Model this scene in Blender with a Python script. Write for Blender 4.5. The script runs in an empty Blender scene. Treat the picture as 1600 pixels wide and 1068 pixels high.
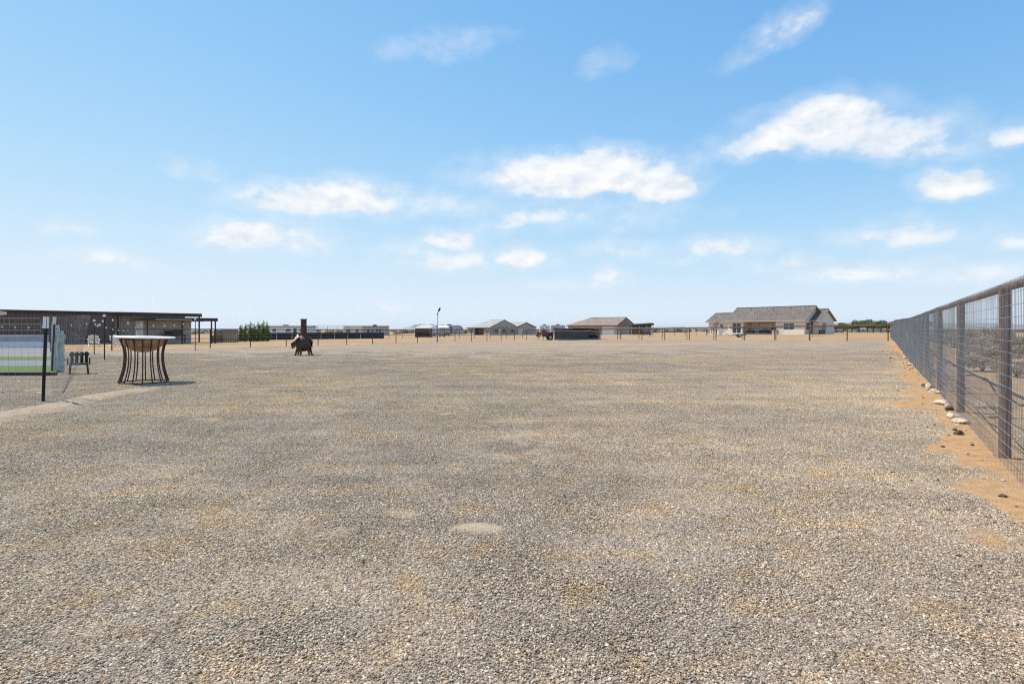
import bpy, bmesh, math, random
import numpy as np
from mathutils import Vector, Matrix

R = math.radians
SC = bpy.context.scene
COL = SC.collection
random.seed(7)
rng = np.random.default_rng(11)

# ------------------------------------------------------------------ camera
CAM_H = 1.25
cam = bpy.data.cameras.new('camera')
cam.sensor_width = 36.0
cam.lens = 20.0
cam.shift_y = -21.0 / 1600.0
cam.clip_start = 0.05
cam.clip_end = 30000
cam_o = bpy.data.objects.new('camera', cam)
cam_o.location = (0, 0, CAM_H)
cam_o.rotation_euler = (R(90), 0, 0)
COL.objects.link(cam_o)
SC.camera = cam_o
F = 889.0           # focal length in photo pixels
HY = 513.0          # horizon row in photo pixels

# ------------------------------------------------------------------ light
SUN_EL = R(54)
SUN_XY = Vector((-0.90, 0.44)).normalized()
SKY_STRENGTH = 0.11
sun = bpy.data.lights.new('sun', 'SUN')
sun.energy = 5.0
sun.angle = R(0.53)
sun.color = (1.0, 0.94, 0.84)
sun_o = bpy.data.objects.new('sun', sun)
sd = Vector((SUN_XY.x * math.cos(SUN_EL), SUN_XY.y * math.cos(SUN_EL), math.sin(SUN_EL)))
sun_o.rotation_euler = sd.to_track_quat('Z', 'Y').to_euler()
sun_o.location = (-60, 40, 80)
COL.objects.link(sun_o)

SC.view_settings.view_transform = 'Standard'
SC.view_settings.look = 'None'
SC.view_settings.gamma = 1.0
SC.view_settings.exposure = 0.25
SC.view_settings.use_curve_mapping = False
SC.cycles.filter_width = 1.15
SC.cycles.use_denoising = False
SC.cycles.max_bounces = 6
SC.cycles.diffuse_bounces = 2
SC.cycles.transparent_max_bounces = 16

world = bpy.data.worlds.new('World')
SC.world = world
world.use_nodes = True


def build_world():
    nt = world.node_tree
    nt.nodes.clear()
    N = nt.nodes.new
    L = nt.links.new

    def math_n(op, a, b=None, c=None, clamp=False):
        n = N('ShaderNodeMath')
        n.operation = op
        n.use_clamp = clamp
        for i, v in enumerate((a, b, c)):
            if v is None:
                continue
            if isinstance(v, (int, float)):
                n.inputs[i].default_value = v
            else:
                L(v, n.inputs[i])
        return n.outputs[0]

    out = N('ShaderNodeOutputWorld')
    bg = N('ShaderNodeBackground')
    bg.inputs['Strength'].default_value = SKY_STRENGTH
    L(bg.outputs[0], out.inputs[0])
    sky = N('ShaderNodeTexSky')
    sky.sky_type = 'NISHITA'
    sky.sun_disc = False
    sky.sun_elevation = SUN_EL
    sky.sun_rotation = math.atan2(SUN_XY.x, SUN_XY.y)
    sky.altitude = 450
    sky.air_density = 0.5
    sky.dust_density = 0.0
    sky.ozone_density = 3.0
    tc = N('ShaderNodeTexCoord')
    sep = N('ShaderNodeSeparateXYZ')
    L(tc.outputs['Generated'], sep.inputs[0])
    az = math_n('ARCTAN2', sep.outputs[0], sep.outputs[1])
    el = math_n('ARCSINE', sep.outputs[2])
    p = N('ShaderNodeCombineXYZ')
    L(az, p.inputs[0])
    L(el, p.inputs[1])
    p.inputs[2].default_value = 1.0
    # domain warp
    wn = N('ShaderNodeTexNoise')
    wn.inputs['Scale'].default_value = 13
    wn.inputs['Detail'].default_value = 4
    L(p.outputs[0], wn.inputs['Vector'])
    ws = N('ShaderNodeVectorMath')
    ws.operation = 'SUBTRACT'
    ws.inputs[1].default_value = (0.5, 0.5, 0.5)
    L(wn.outputs['Color'], ws.inputs[0])
    wm = N('ShaderNodeVectorMath')
    wm.operation = 'MULTIPLY_ADD'
    wm.inputs[1].default_value = (0.075, 0.035, 0)
    L(ws.outputs[0], wm.inputs[0])
    L(p.outputs[0], wm.inputs[2])
    pw = wm.outputs[0]

    # each cloud lump: bearing and elevation of its middle, half width, half height, tilt, thickness
    lumps = [
        (905, 282, 150, 42, 0, 1.0), (1030, 290, 62, 38, 4, 0.95), (950, 258, 70, 28, 0, 0.9), (830, 280, 80, 26, -6, 0.8),
        (835, 345, 80, 22, -6, 0.55), (955, 340, 90, 26, 0, 0.34),
        (515, 316, 120, 30, -3, 0.95), (560, 308, 70, 26, 0, 0.8), (675, 328, 90, 22, 0, 0.42),
        (385, 374, 75, 26, -4, 0.85), (455, 372, 60, 28, 0, 0.55),
        (1255, 205, 120, 38, -6, 0.95), (1310, 185, 85, 34, 0, 0.9), (1400, 225, 110, 34, 14, 0.62), (1340, 215, 150, 36, 8, 0.7),
        (1485, 290, 62, 27, 6, 0.95), (1510, 285, 36, 24, 0, 0.8),
        (705, 382, 42, 18, 0, 0.72), (700, 413, 72, 20, 0, 0.62), (812, 408, 44, 21, 0, 0.85), (640, 398, 40, 16, 0, 0.4),
        (1415, 368, 90, 24, 0, 0.62), (1345, 430, 78, 17, -2, 0.62), (1120, 394, 80, 20, -4, 0.6), (975, 394, 55, 16, 0, 0.42),
        (952, 434, 30, 15, -6, 0.55), (915, 446, 56, 10, 0, 0.42), (1225, 415, 52, 15, 0, 0.5), (1540, 432, 90, 18, 0, 0.48),
        (1222, 48, 66, 18, -24, 0.45), (1262, 28, 30, 18, -30, 0.32), (695, 74, 58, 16, -8, 0.3), (953, 100, 24, 16, -10, 0.3), 
        (170, 408, 62, 15, 4, 0.55), (105, 355, 30, 14, 0, 0.42), (302, 266, 36, 14, 0, 0.33), 
        (600, 482, 28, 10, 0, 0.5), (1592, 212, 36, 22, -10, 0.7), (1590, 380, 40, 14, 0, 0.55), (1440, 410, 40, 10, 0, 0.4),
    ]
    items = []
    for (px, py, hw, hh, tilt, amp) in lumps:
        a = math.atan((px - 800) / F)
        e = math.atan((HY - py) / math.hypot(F, px - 800))
        items.append((a, e, hw * 1.36 * math.cos(a) ** 2 / F, hh * 1.32 * math.cos(a) / F, -R(tilt), amp))
    r2 = random.Random(5)     # the same kind of sky goes on all round
    for i in range(9):
        a = r2.uniform(0.9, 2 * math.pi - 0.9)
        if a > math.pi:
            a -= 2 * math.pi
        e = r2.uniform(0.1, 0.5)
        w = r2.uniform(0.06, 0.17)
        items.append((a, e, w, w * r2.uniform(0.22, 0.32), r2.uniform(-0.1, 0.1), r2.uniform(0.5, 0.95)))
    acc = None
    for (a, e, w, h, t, amp) in items:
        c, sn = math.cos(t), math.sin(t)

        def dot(k):
            n = N('ShaderNodeVectorMath')
            n.operation = 'DOT_PRODUCT'
            n.inputs[1].default_value = k
            L(pw, n.inputs[0])
            return n.outputs['Value']
        k = math.sqrt(amp)
        lx = dot((k * c / w, k * sn / w, -k * (a * c + e * sn) / w))
        ly = dot((-k * sn / h, k * c / h, -k * (-a * sn + e * c) / h))
        yb = math_n('MAXIMUM', ly, math_n('MULTIPLY', ly, -1.7))
        v = math_n('SUBTRACT', amp, math_n('MULTIPLY_ADD', lx, lx, math_n('MULTIPLY', yb, yb)))
        acc = v if acc is None else math_n('MAXIMUM', acc, v)

    def fbm(vec, off):
        m = N('ShaderNodeMapping')
        m.inputs['Location'].default_value = off
        m.inputs['Scale'].default_value = (1, 1.5, 1)
        L(vec, m.inputs['Vector'])
        n = N('ShaderNodeTexNoise')
        n.inputs['Scale'].default_value = 20
        n.inputs['Detail'].default_value = 8
        n.inputs['Roughness'].default_value = 0.58
        L(m.outputs[0], n.inputs['Vector'])
        return n.outputs['Fac']
    n1 = fbm(p.outputs[0], (0, 0, 0))
    n2 = fbm(p.outputs[0], (0.006, -0.022, 0))
    d0 = math_n('ADD', acc, math_n('MULTIPLY_ADD', n1, 1.5, -0.80))
    mr = N('ShaderNodeMapRange')
    mr.interpolation_type = 'SMOOTHSTEP'
    mr.inputs['From Min'].default_value = 0.0
    mr.inputs['From Max'].default_value = 0.6
    L(d0, mr.inputs['Value'])
    core = math_n('MULTIPLY', mr.outputs[0], math_n('MULTIPLY_ADD', acc, 1.15, 0.12, clamp=True))
    veil = N('ShaderNodeMapRange')          # thin vapour round the lumps
    veil.interpolation_type = 'SMOOTHSTEP'
    veil.inputs['From Min'].default_value = -0.55
    veil.inputs['From Max'].default_value = 0.9
    veil.inputs['To Max'].default_value = 0.36
    L(math_n('ADD', acc, math_n('MULTIPLY_ADD', n1, 1.6, -0.8)), veil.inputs['Value'])
    dens = math_n('MULTIPLY', math_n('MAXIMUM', core, veil.outputs[0]), 0.97)
    lit = math_n('MULTIPLY_ADD', math_n('SUBTRACT', n1, n2), 3.0, 0.72, clamp=True)  # sunlit and shaded cloud tones, put into the colour by noise difference
    ccol = N('ShaderNodeMix')
    ccol.data_type = 'RGBA'
    k = 1.0 / SKY_STRENGTH * 0.84
    ccol.inputs[6].default_value = (0.72 * k, 0.81 * k, 0.91 * k, 1)
    ccol.inputs[7].default_value = (1.0 * k, 1.0 * k, 1.0 * k, 1)
    L(lit, ccol.inputs[0])
    # sky tint (even over the whole sky)
    sc3 = N('ShaderNodeSeparateColor')
    L(sky.outputs[0], sc3.inputs[0])
    hs = N('ShaderNodeCombineColor')
    for i, (white, k, p_, x0) in enumerate(SKY_GRADE):
        ex = math_n('EXPONENT', math_n('MULTIPLY', math_n('POWER', sc3.outputs[i], p_), -k / x0 ** p_))
        L(math_n('MULTIPLY_ADD', ex, -white, white), hs.inputs[i])
    mix = N('ShaderNodeMix')
    mix.data_type = 'RGBA'
    L(dens, mix.inputs[0])
    L(hs.outputs[0], mix.inputs[6])
    L(ccol.outputs[2], mix.inputs[7])
    L(mix.outputs[2], bg.inputs['Color'])
    world.cycles.sampling_method = 'MANUAL'
    world.cycles.sample_map_resolution = 512


SKY_GRADE = ((5.8, 6.0, 1.35, 5.64), (6.75, 5.0, 1.0, 7.41), (7.5, 7.0, 1.0, 8.22))     # soft tone response of the camera over the whole sky
build_world()

# ------------------------------------------------------------------ noise and terrain


def _hash(ix, iy, seed):
    h = (ix.astype(np.int64) * 374761393 + iy.astype(np.int64) * 668265263 + seed * 982451653) & 0x7fffffff
    h = ((h ^ (h >> 13)) * 1274126177) & 0x7fffffff
    return ((h ^ (h >> 16)) & 0xffff) / 65535.0


def vnoise(x, y, seed=0):
    x = np.asarray(x, float)
    y = np.asarray(y, float)
    ix, iy = np.floor(x), np.floor(y)
    fx, fy = x - ix, y - iy
    fx = fx * fx * (3 - 2 * fx)
    fy = fy * fy * (3 - 2 * fy)
    a, b = _hash(ix, iy, seed), _hash(ix + 1, iy, seed)
    c, d = _hash(ix, iy + 1, seed), _hash(ix + 1, iy + 1, seed)
    return (a * (1 - fx) + b * fx) * (1 - fy) + (c * (1 - fx) + d * fx) * fy


def fbm2(x, y, seed=0, octs=4):
    s, a, t = 0, 0.5, 0
    for i in range(octs):
        s = s + a * vnoise(np.asarray(x) * 2 ** i, np.asarray(y) * 2 ** i, seed + i)
        t += a
        a *= 0.5
    return s / t


def sstep(a, b, x):
    t = np.clip((np.asarray(x, float) - a) / (b - a), 0, 1)
    return t * t * (3 - 2 * t)


def terrain(x, y):
    x = np.asarray(x, float)
    y = np.asarray(y, float)
    z = -0.0052 * np.clip(y - 12, 0, 500)
    z = z + 0.013 * np.clip(x, 0, 62) * sstep(10, 42, y)
    z = z + 0.05 * (vnoise(x / 7.0, y / 7.0, 3) - 0.5) * sstep(6, 20, y)
    return z


def T(x, y):
    return float(terrain(x, y))


AX = Vector((0.543, 0.84)).normalized()      # the yard's long direction
AN = Vector((-AX.y, AX.x))


def right_fence(d):
    return Vector((1.186 + 0.647 * d, d))


CORNER = Vector((4.0, 79.0))
RCORNER = Vector((31.6, 47.0))

# ------------------------------------------------------------------ materials
MATS = {}


def nodes_of(name):
    m = bpy.data.materials.new(name)
    m.use_nodes = True
    nt = m.node_tree
    b = nt.nodes['Principled BSDF']
    MATS[name] = m
    return m, nt, b


def mat(name, c, rough=0.7, metal=0.0, var=0.12, scale=6.0, bump=0.0, bscale=40.0, c2=None, spec=0.4, stretch=(1, 1, 1)):
    """a plain coloured material with uneven tone, optional second colour patches and fine relief"""
    if name in MATS:
        return MATS[name]
    m, nt, b = nodes_of(name)
    N = nt.nodes.new
    L = nt.links.new
    tc = N('ShaderNodeTexCoord')
    mp = N('ShaderNodeMapping')
    mp.inputs['Scale'].default_value = stretch
    L(tc.outputs['Object'], mp.inputs[0])
    n = N('ShaderNodeTexNoise')
    n.inputs['Scale'].default_value = scale
    n.inputs['Detail'].default_value = 6
    n.inputs['Roughness'].default_value = 0.62
    L(mp.outputs[0], n.inputs['Vector'])
    cr = N('ShaderNodeValToRGB')
    lo = tuple(max(0, v * (1 - var * 1.6)) for v in c) if c2 is None else c2
    hi = tuple(min(1, v * (1 + var)) for v in c)
    cr.color_ramp.elements[0].position = 0.33
    cr.color_ramp.elements[1].position = 0.66
    cr.color_ramp.elements[0].color = (*lo, 1)
    cr.color_ramp.elements[1].color = (*hi, 1)
    L(n.outputs['Fac'], cr.inputs[0])
    L(cr.outputs[0], b.inputs['Base Color'])
    b.inputs['Roughness'].default_value = rough
    b.inputs['Metallic'].default_value = metal
    b.inputs['Specular IOR Level'].default_value = spec
    if bump:
        n2 = N('ShaderNodeTexNoise')
        n2.inputs['Scale'].default_value = bscale
        n2.inputs['Detail'].default_value = 5
        L(mp.outputs[0], n2.inputs['Vector'])
        bp = N('ShaderNodeBump')
        bp.inputs['Strength'].default_value = bump
        bp.inputs['Distance'].default_value = 0.02
        L(n2.outputs['Fac'], bp.inputs['Height'])
        L(bp.outputs[0], b.inputs['Normal'])
    return m


def glass_mat(name, c=(0.03, 0.045, 0.05)):
    m, nt, b = nodes_of(name)
    b.inputs['Base Color'].default_value = (*c, 1)
    b.inputs['Roughness'].default_value = 0.06
    b.inputs['Specular IOR Level'].default_value = 0.8
    return m


def leaf_mat(name, c, c2):
    m, nt, b = nodes_of(name)
    N = nt.nodes.new
    L = nt.links.new
    at = N('ShaderNodeAttribute')
    at.attribute_name = 'tone'
    mx = N('ShaderNodeMix')
    mx.data_type = 'RGBA'
    mx.inputs[6].default_value = (*c2, 1)
    mx.inputs[7].default_value = (*c, 1)
    L(at.outputs['Fac'], mx.inputs[0])
    L(mx.outputs[2], b.inputs['Base Color'])
    b.inputs['Roughness'].default_value = 0.65
    tr = N('ShaderNodeBsdfTranslucent')
    L(mx.outputs[2], tr.inputs[0])
    ms = N('ShaderNodeMixShader')
    ms.inputs[0].default_value = 0.3
    L(b.outputs[0], ms.inputs[1])
    L(tr.outputs[0], ms.inputs[2])
    L(ms.outputs[0], nt.nodes['Material Output'].inputs[0])
    return m


def tile_mat(name, c, c2):
    """roof: courses of concrete tile, slightly uneven colour"""
    m, nt, b = nodes_of(name)
    N = nt.nodes.new
    L = nt.links.new
    tc = N('ShaderNodeTexCoord')
    br = N('ShaderNodeTexBrick')
    br.inputs['Color1'].default_value = (*c, 1)
    br.inputs['Color2'].default_value = (*c2, 1)
    br.inputs['Mortar'].default_value = (*[v * 0.45 for v in c], 1)
    br.inputs['Scale'].default_value = 1
    br.inputs['Mortar Size'].default_value = 0.02
    br.inputs['Brick Width'].default_value = 0.33
    br.inputs['Row Height'].default_value = 0.3
    sx = N('ShaderNodeSeparateXYZ')
    L(tc.outputs['Object'], sx.inputs[0])
    cx = N('ShaderNodeCombineXYZ')
    L(sx.outputs[0], cx.inputs[0])
    L(sx.outputs[1], cx.inputs[1])
    L(cx.outputs[0], br.inputs['Vector'])
    n = N('ShaderNodeTexNoise')
    n.inputs['Scale'].default_value = 0.9
    n.inputs['Detail'].default_value = 5
    L(tc.outputs['Object'], n.inputs['Vector'])
    mr = N('ShaderNodeMapRange')
    mr.inputs['From Min'].default_value = 0.3
    mr.inputs['From Max'].default_value = 0.7
    mr.inputs['To Min'].default_value = 0.75
    mr.inputs['To Max'].default_value = 1.2
    L(n.outputs['Fac'], mr.inputs[0])
    mx = N('ShaderNodeMix')
    mx.data_type = 'RGBA'
    mx.blend_type = 'MULTIPLY'
    mx.inputs[0].default_value = 1
    L(br.outputs['Color'], mx.inputs[6])
    L(mr.outputs[0], mx.inputs[7])
    L(mx.outputs[2], b.inputs['Base Color'])
    b.inputs['Roughness'].default_value = 0.85
    bp = N('ShaderNodeBump')
    bp.inputs['Strength'].default_value = 0.6
    bp.inputs['Distance'].default_value = 0.04
    L(br.outputs['Fac'], bp.inputs['Height'])
    bp.invert = True
    L(bp.outputs[0], b.inputs['Normal'])
    return m


def tint_group():
    """slow changes of gravel colour over the yard: warm dust, cool grey, pale spots"""
    g = bpy.data.node_groups.new('gravel_tint', 'ShaderNodeTree')
    g.interface.new_socket('Color', in_out='INPUT', socket_type='NodeSocketColor')
    g.interface.new_socket('Color', in_out='OUTPUT', socket_type='NodeSocketColor')
    N = g.nodes.new
    L = g.links.new
    gi, go = N('NodeGroupInput'), N('NodeGroupOutput')
    geo = N('ShaderNodeNewGeometry')

    def noise(scale, detail, off):
        mp = N('ShaderNodeMapping')
        mp.inputs['Location'].default_value = off
        L(geo.outputs['Position'], mp.inputs[0])
        n = N('ShaderNodeTexNoise')
        n.noise_dimensions = '2D'
        n.inputs['Scale'].default_value = scale
        n.inputs['Detail'].default_value = detail
        n.inputs['Roughness'].default_value = 0.6
        L(mp.outputs[0], n.inputs['Vector'])
        return n.outputs['Fac']

    def ramp(v, stops):
        cr = N('ShaderNodeValToRGB')
        els = cr.color_ramp.elements
        while len(els) < len(stops):
            els.new(0.5)
        for e, (p, c) in zip(els, stops):
            e.position = p
            e.color = (*c, 1)
        L(v, cr.inputs[0])
        return cr.outputs[0]

    def mul(a, b, fac=1.0):
        m = N('ShaderNodeMix')
        m.data_type = 'RGBA'
        m.blend_type = 'MULTIPLY'
        m.inputs[0].default_value = fac
        L(a, m.inputs[6])
        L(b, m.inputs[7])
        return m.outputs[2]
    c = gi.outputs[0]
    c = mul(c, ramp(noise(0.23, 3, (3, 9, 0)), [(0.3, (0.88, 0.88, 0.90)), (0.5, (1.0, 0.985, 0.955)), (0.7, (1.10, 1.035, 0.90))]))
    c = mul(c, ramp(noise(1.1, 5, (17, 2, 0)), [(0.3, (0.88, 0.875, 0.865)), (0.52, (1.0, 1.0, 1.0)), (0.72, (1.1, 1.07, 1.01))]))
    c = mul(c, ramp(noise(2.6, 6, (31, 12, 0)), [(0.52, (1, 1, 1)), (0.66, (1.06, 0.99, 0.87)), (0.8, (1.14, 0.98, 0.76))]))
    c = mul(c, ramp(noise(7.0, 4, (5, 44, 0)), [(0.3, (0.9, 0.9, 0.9)), (0.5, (1, 1, 1)), (0.7, (1.06, 1.05, 1.02))]))
    mp = N('ShaderNodeMapping')          # faint streaks where vehicles have driven along the yard
    mp.inputs['Rotation'].default_value = (0, 0, -0.75)
    mp.inputs['Scale'].default_value = (0.07, 0.9, 1)
    L(geo.outputs['Position'], mp.inputs[0])
    n = N('ShaderNodeTexNoise')
    n.noise_dimensions = '2D'
    n.inputs['Scale'].default_value = 1.6
    n.inputs['Detail'].default_value = 4
    L(mp.outputs[0], n.inputs['Vector'])
    c = mul(c, ramp(n.outputs['Fac'], [(0.36, (0.92, 0.92, 0.925)), (0.5, (1, 1, 1)), (0.66, (1.1, 1.085, 1.05))]))
    L(c, go.inputs[0])
    return g


TINT = tint_group()


def gravel_ground_mat():
    m, nt, b = nodes_of('gravel_ground')
    N = nt.nodes.new
    L = nt.links.new
    geo = N('ShaderNodeNewGeometry')
    vo = N('ShaderNodeTexVoronoi')
    vo.voronoi_dimensions = '2D'
    vo.inputs['Scale'].default_value = 110
    L(geo.outputs['Position'], vo.inputs['Vector'])
    hv = N('ShaderNodeSeparateColor')
    L(vo.outputs['Color'], hv.inputs[0])
    cr = N('ShaderNodeValToRGB')
    els = cr.color_ramp.elements
    els[0].position, els[0].color = 0.0, (0.09, 0.068, 0.049, 1)
    els[1].position, els[1].color = 1.0, (0.53, 0.44, 0.35, 1)
    e = els.new(0.45)
    e.color = (0.31, 0.242, 0.187, 1)
    e = els.new(0.8)
    e.color = (0.405, 0.32, 0.25, 1)
    L(hv.outputs[0], cr.inputs[0])
    gt = N('ShaderNodeGroup')
    gt.node_tree = TINT
    L(cr.outputs[0], gt.inputs[0])
    # bare dirt, where the gravel has thinned out
    at = N('ShaderNodeAttribute')
    at.attribute_name = 'dirt'
    n = N('ShaderNodeTexNoise')
    n.inputs['Scale'].default_value = 9
    n.inputs['Detail'].default_value = 7
    n.inputs['Roughness'].default_value = 0.7
    L(geo.outputs['Position'], n.inputs['Vector'])
    dc = N('ShaderNodeValToRGB')
    dc.color_ramp.elements[0].position = 0.3
    dc.color_ramp.elements[1].position = 0.7
    dc.color_ramp.elements[0].color = (0.36, 0.185, 0.078, 1)
    dc.color_ramp.elements[1].color = (0.54, 0.34, 0.17, 1)
    L(n.outputs['Fac'], dc.inputs[0])
    ph = N('ShaderNodeAttribute')
    ph.attribute_name = 'pale'
    pm = N('ShaderNodeMix')
    pm.data_type = 'RGBA'
    pm.inputs[7].default_value = (0.43, 0.365, 0.275, 1)
    L(ph.outputs['Fac'], pm.inputs[0])
    L(dc.outputs[0], pm.inputs[6])
    sp = N('ShaderNodeMath')
    sp.operation = 'ADD'
    n3 = N('ShaderNodeTexNoise')
    n3.inputs['Scale'].default_value = 60
    n3.inputs['Detail'].default_value = 4
    L(geo.outputs['Position'], n3.inputs['Vector'])
    mm = N('ShaderNodeMath')
    mm.operation = 'MULTIPLY_ADD'
    mm.inputs[1].default_value = 1.4
    mm.inputs[2].default_value = -0.7
    L(n3.outputs['Fac'], mm.inputs[0])
    L(at.outputs['Fac'], sp.inputs[0])
    L(mm.outputs[0], sp.inputs[1])
    st = N('ShaderNodeMapRange')
    st.interpolation_type = 'SMOOTHSTEP'
    st.inputs['From Min'].default_value = 0.3
    st.inputs['From Max'].default_value = 0.7
    L(sp.outputs[0], st.inputs[0])
    mx = N('ShaderNodeMix')
    mx.data_type = 'RGBA'
    L(st.outputs[0], mx.inputs[0])
    L(gt.outputs[0], mx.inputs[6])
    L(pm.outputs[2], mx.inputs[7])
    L(mx.outputs[2], b.inputs['Base Color'])
    b.inputs['Roughness'].default_value = 0.95
    b.inputs['Specular IOR Level'].default_value = 0.2
    bp = N('ShaderNodeBump')
    bp.inputs['Strength'].default_value = 0.9
    bp.inputs['Distance'].default_value = 0.006
    bp.invert = True
    L(vo.outputs['Distance'], bp.inputs['Height'])
    b2 = N('ShaderNodeBump')
    b2.inputs['Strength'].default_value = 0.5
    b2.inputs['Distance'].default_value = 0.012
    L(n3.outputs['Fac'], b2.inputs['Height'])
    L(bp.outputs[0], b2.inputs['Normal'])
    L(b2.outputs[0], b.inputs['Normal'])
    return m


def stone_mat():
    m, nt, b = nodes_of('gravel_stone')
    N = nt.nodes.new
    L = nt.links.new
    at = N('ShaderNodeAttribute')
    at.attribute_name = 'tone'
    gt = N('ShaderNodeGroup')
    gt.node_tree = TINT
    L(at.outputs['Color'], gt.inputs[0])
    L(gt.outputs[0], b.inputs['Base Color'])
    b.inputs['Roughness'].default_value = 0.85
    b.inputs['Specular IOR Level'].default_value = 0.3
    return m


def desert_mat():
    m, nt, b = nodes_of('desert_dirt')
    N = nt.nodes.new
    L = nt.links.new
    geo = N('ShaderNodeNewGeometry')

    def noise(s, d):
        n = N('ShaderNodeTexNoise')
        n.inputs['Scale'].default_value = s
        n.inputs['Detail'].default_value = d
        n.inputs['Roughness'].default_value = 0.65
        L(geo.outputs['Position'], n.inputs['Vector'])
        return n.outputs['Fac']
    a = N('ShaderNodeValToRGB')
    els = a.color_ramp.elements
    els[0].position, els[0].color = 0.3, (0.32, 0.19, 0.105, 1)
    els[1].position, els[1].color = 0.7, (0.44, 0.315, 0.18, 1)
    L(noise(0.12, 8), a.inputs[0])
    g = N('ShaderNodeValToRGB')
    els = g.color_ramp.elements
    els[0].position, els[0].color = 0.35, (0.8, 0.78, 0.76, 1)
    els[1].position, els[1].color = 0.7, (1.15, 1.12, 1.05, 1)
    L(noise(2.5, 7), g.inputs[0])
    mx = N('ShaderNodeMix')
    mx.data_type = 'RGBA'
    mx.blend_type = 'MULTIPLY'
    mx.inputs[0].default_value = 1
    L(a.outputs[0], mx.inputs[6])
    L(g.outputs[0], mx.inputs[7])
    L(mx.outputs[2], b.inputs['Base Color'])
    b.inputs['Roughness'].default_value = 0.95
    b.inputs['Specular IOR Level'].default_value = 0.15
    bp = N('ShaderNodeBump')
    bp.inputs['Strength'].default_value = 0.6
    bp.inputs['Distance'].default_value = 0.05
    L(noise(7, 6), bp.inputs['Height'])
    L(bp.outputs[0], b.inputs['Normal'])
    return m


M_GRAVEL = gravel_ground_mat()
M_STONE = stone_mat()
M_DESERT = desert_mat()
M_GALV = mat('galvanised_wire', (0.30, 0.305, 0.315), 0.5, 0.4, 0.18, 3)
M_RUST = mat('rusty_pipe', (0.19, 0.094, 0.051), 0.75, 0.15, 0.2, 9, 0.3, 60, c2=(0.075, 0.045, 0.033))
M_BLACKPIPE = mat('dark_pipe', (0.045, 0.036, 0.033), 0.6, 0.2, 0.2, 5)
M_PALEPIPE = mat('pale_pipe', (0.42, 0.38, 0.33), 0.6, 0.1, 0.15, 5)
M_BLACK = mat('black_metal', (0.016, 0.015, 0.015), 0.5, 0.2, 0.2, 7)
M_WHITE = mat('white_paint', (0.78, 0.77, 0.74), 0.55, 0, 0.05, 4)
M_GREYPLASTIC = mat('grey_plastic', (0.55, 0.54, 0.53), 0.5, 0, 0.12, 9, c2=(0.24, 0.24, 0.245))
M_BARN = mat('brown_steel', (0.155, 0.107, 0.09), 0.55, 0.2, 0.12, 2, stretch=(3, 3, 0.4))
M_SHEDWALL = mat('pale_corrugated', (0.60, 0.545, 0.485), 0.6, 0.1, 0.1, 2, stretch=(3, 3, 0.4))
M_BARN2 = mat('taupe_steel', (0.42, 0.35, 0.30), 0.55, 0.1, 0.12, 2, stretch=(3, 3, 0.4))
M_FASCIA = mat('dark_fascia', (0.045, 0.032, 0.03), 0.6, 0.1, 0.15, 3)
M_CONC = mat('concrete', (0.185, 0.162, 0.165), 0.85, 0, 0.1, 2, 0.3, 30)
M_PAVER = mat('grey_paver', (0.125, 0.13, 0.155), 0.8, 0, 0.1, 2, 0.3, 30)
M_TURF = mat('turf', (0.10, 0.16, 0.02), 0.9, 0, 0.2, 25, 0.8, 300)
M_WALLGREY = mat('grey_block', (0.40, 0.39, 0.41), 0.85, 0, 0.1, 2)
M_STUCCO = mat('cream_stucco', (0.78, 0.68, 0.56), 0.9, 0, 0.06, 2, 0.2, 60)
M_STUCCO2 = mat('tan_stucco', (0.44, 0.38, 0.32), 0.9, 0, 0.06, 2, 0.2, 60)
M_BEIGE = mat('beige_stucco', (0.55, 0.45, 0.29), 0.9, 0, 0.06, 2, 0.2, 60)
M_TRIM = mat('brown_trim', (0.11, 0.085, 0.072), 0.7, 0, 0.1, 3)
M_TILEG = tile_mat('grey_roof_tile', (0.145, 0.117, 0.096), (0.185, 0.15, 0.123))
M_TILEL = tile_mat('pale_roof_tile', (0.36, 0.345, 0.315), (0.42, 0.40, 0.37))
M_TILER = tile_mat('red_roof_tile', (0.28, 0.195, 0.155), (0.33, 0.24, 0.19))
M_GLASS = glass_mat('window_glass')
M_GLASSB = glass_mat('blue_window_glass', (0.06, 0.10, 0.115))
M_RUSTSTEEL = mat('rusted_steel', (0.125, 0.058, 0.04), 0.65, 0.35, 0.25, 8, 0.25, 40, c2=(0.03, 0.02, 0.018))
M_HOOD = mat('ash_coated_steel', (0.42, 0.355, 0.305), 0.6, 0.2, 0.2, 8, c2=(0.16, 0.12, 0.10))
M_BRONZE = mat('bronze_bar', (0.06, 0.03, 0.022), 0.4, 0.5, 0.2, 8)
M_BOWL = mat('copper_bowl', (0.33, 0.24, 0.145), 0.42, 0.45, 0.2, 5, c2=(0.22, 0.17, 0.11))
M_STONETOP = mat('white_table_top', (0.80, 0.78, 0.74), 0.4, 0, 0.05, 6)
M_SCREEN = mat('black_windscreen', (0.028, 0.028, 0.034), 0.85, 0, 0.2, 3)
M_WOOD = mat('weathered_board', (0.30, 0.225, 0.155), 0.85, 0, 0.2, 6, 0.3, 40, stretch=(4, 4, 0.6))
M_SHEDRED = mat('redwood_panel', (0.15, 0.072, 0.052), 0.8, 0, 0.2, 4)
M_ROOFPALE = mat('pale_metal_roof', (0.56, 0.52, 0.47), 0.5, 0.1, 0.08, 3)
M_RVGREY = mat('trailer_siding', (0.48, 0.46, 0.475), 0.5, 0, 0.06, 2)
M_RVDARK = mat('trailer_dark_band', (0.15, 0.145, 0.15), 0.5, 0, 0.1, 3)
M_PANEL = mat('charcoal_panel', (0.055, 0.058, 0.058), 0.6, 0.2, 0.2, 2, c2=(0.085, 0.075, 0.07))
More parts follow.
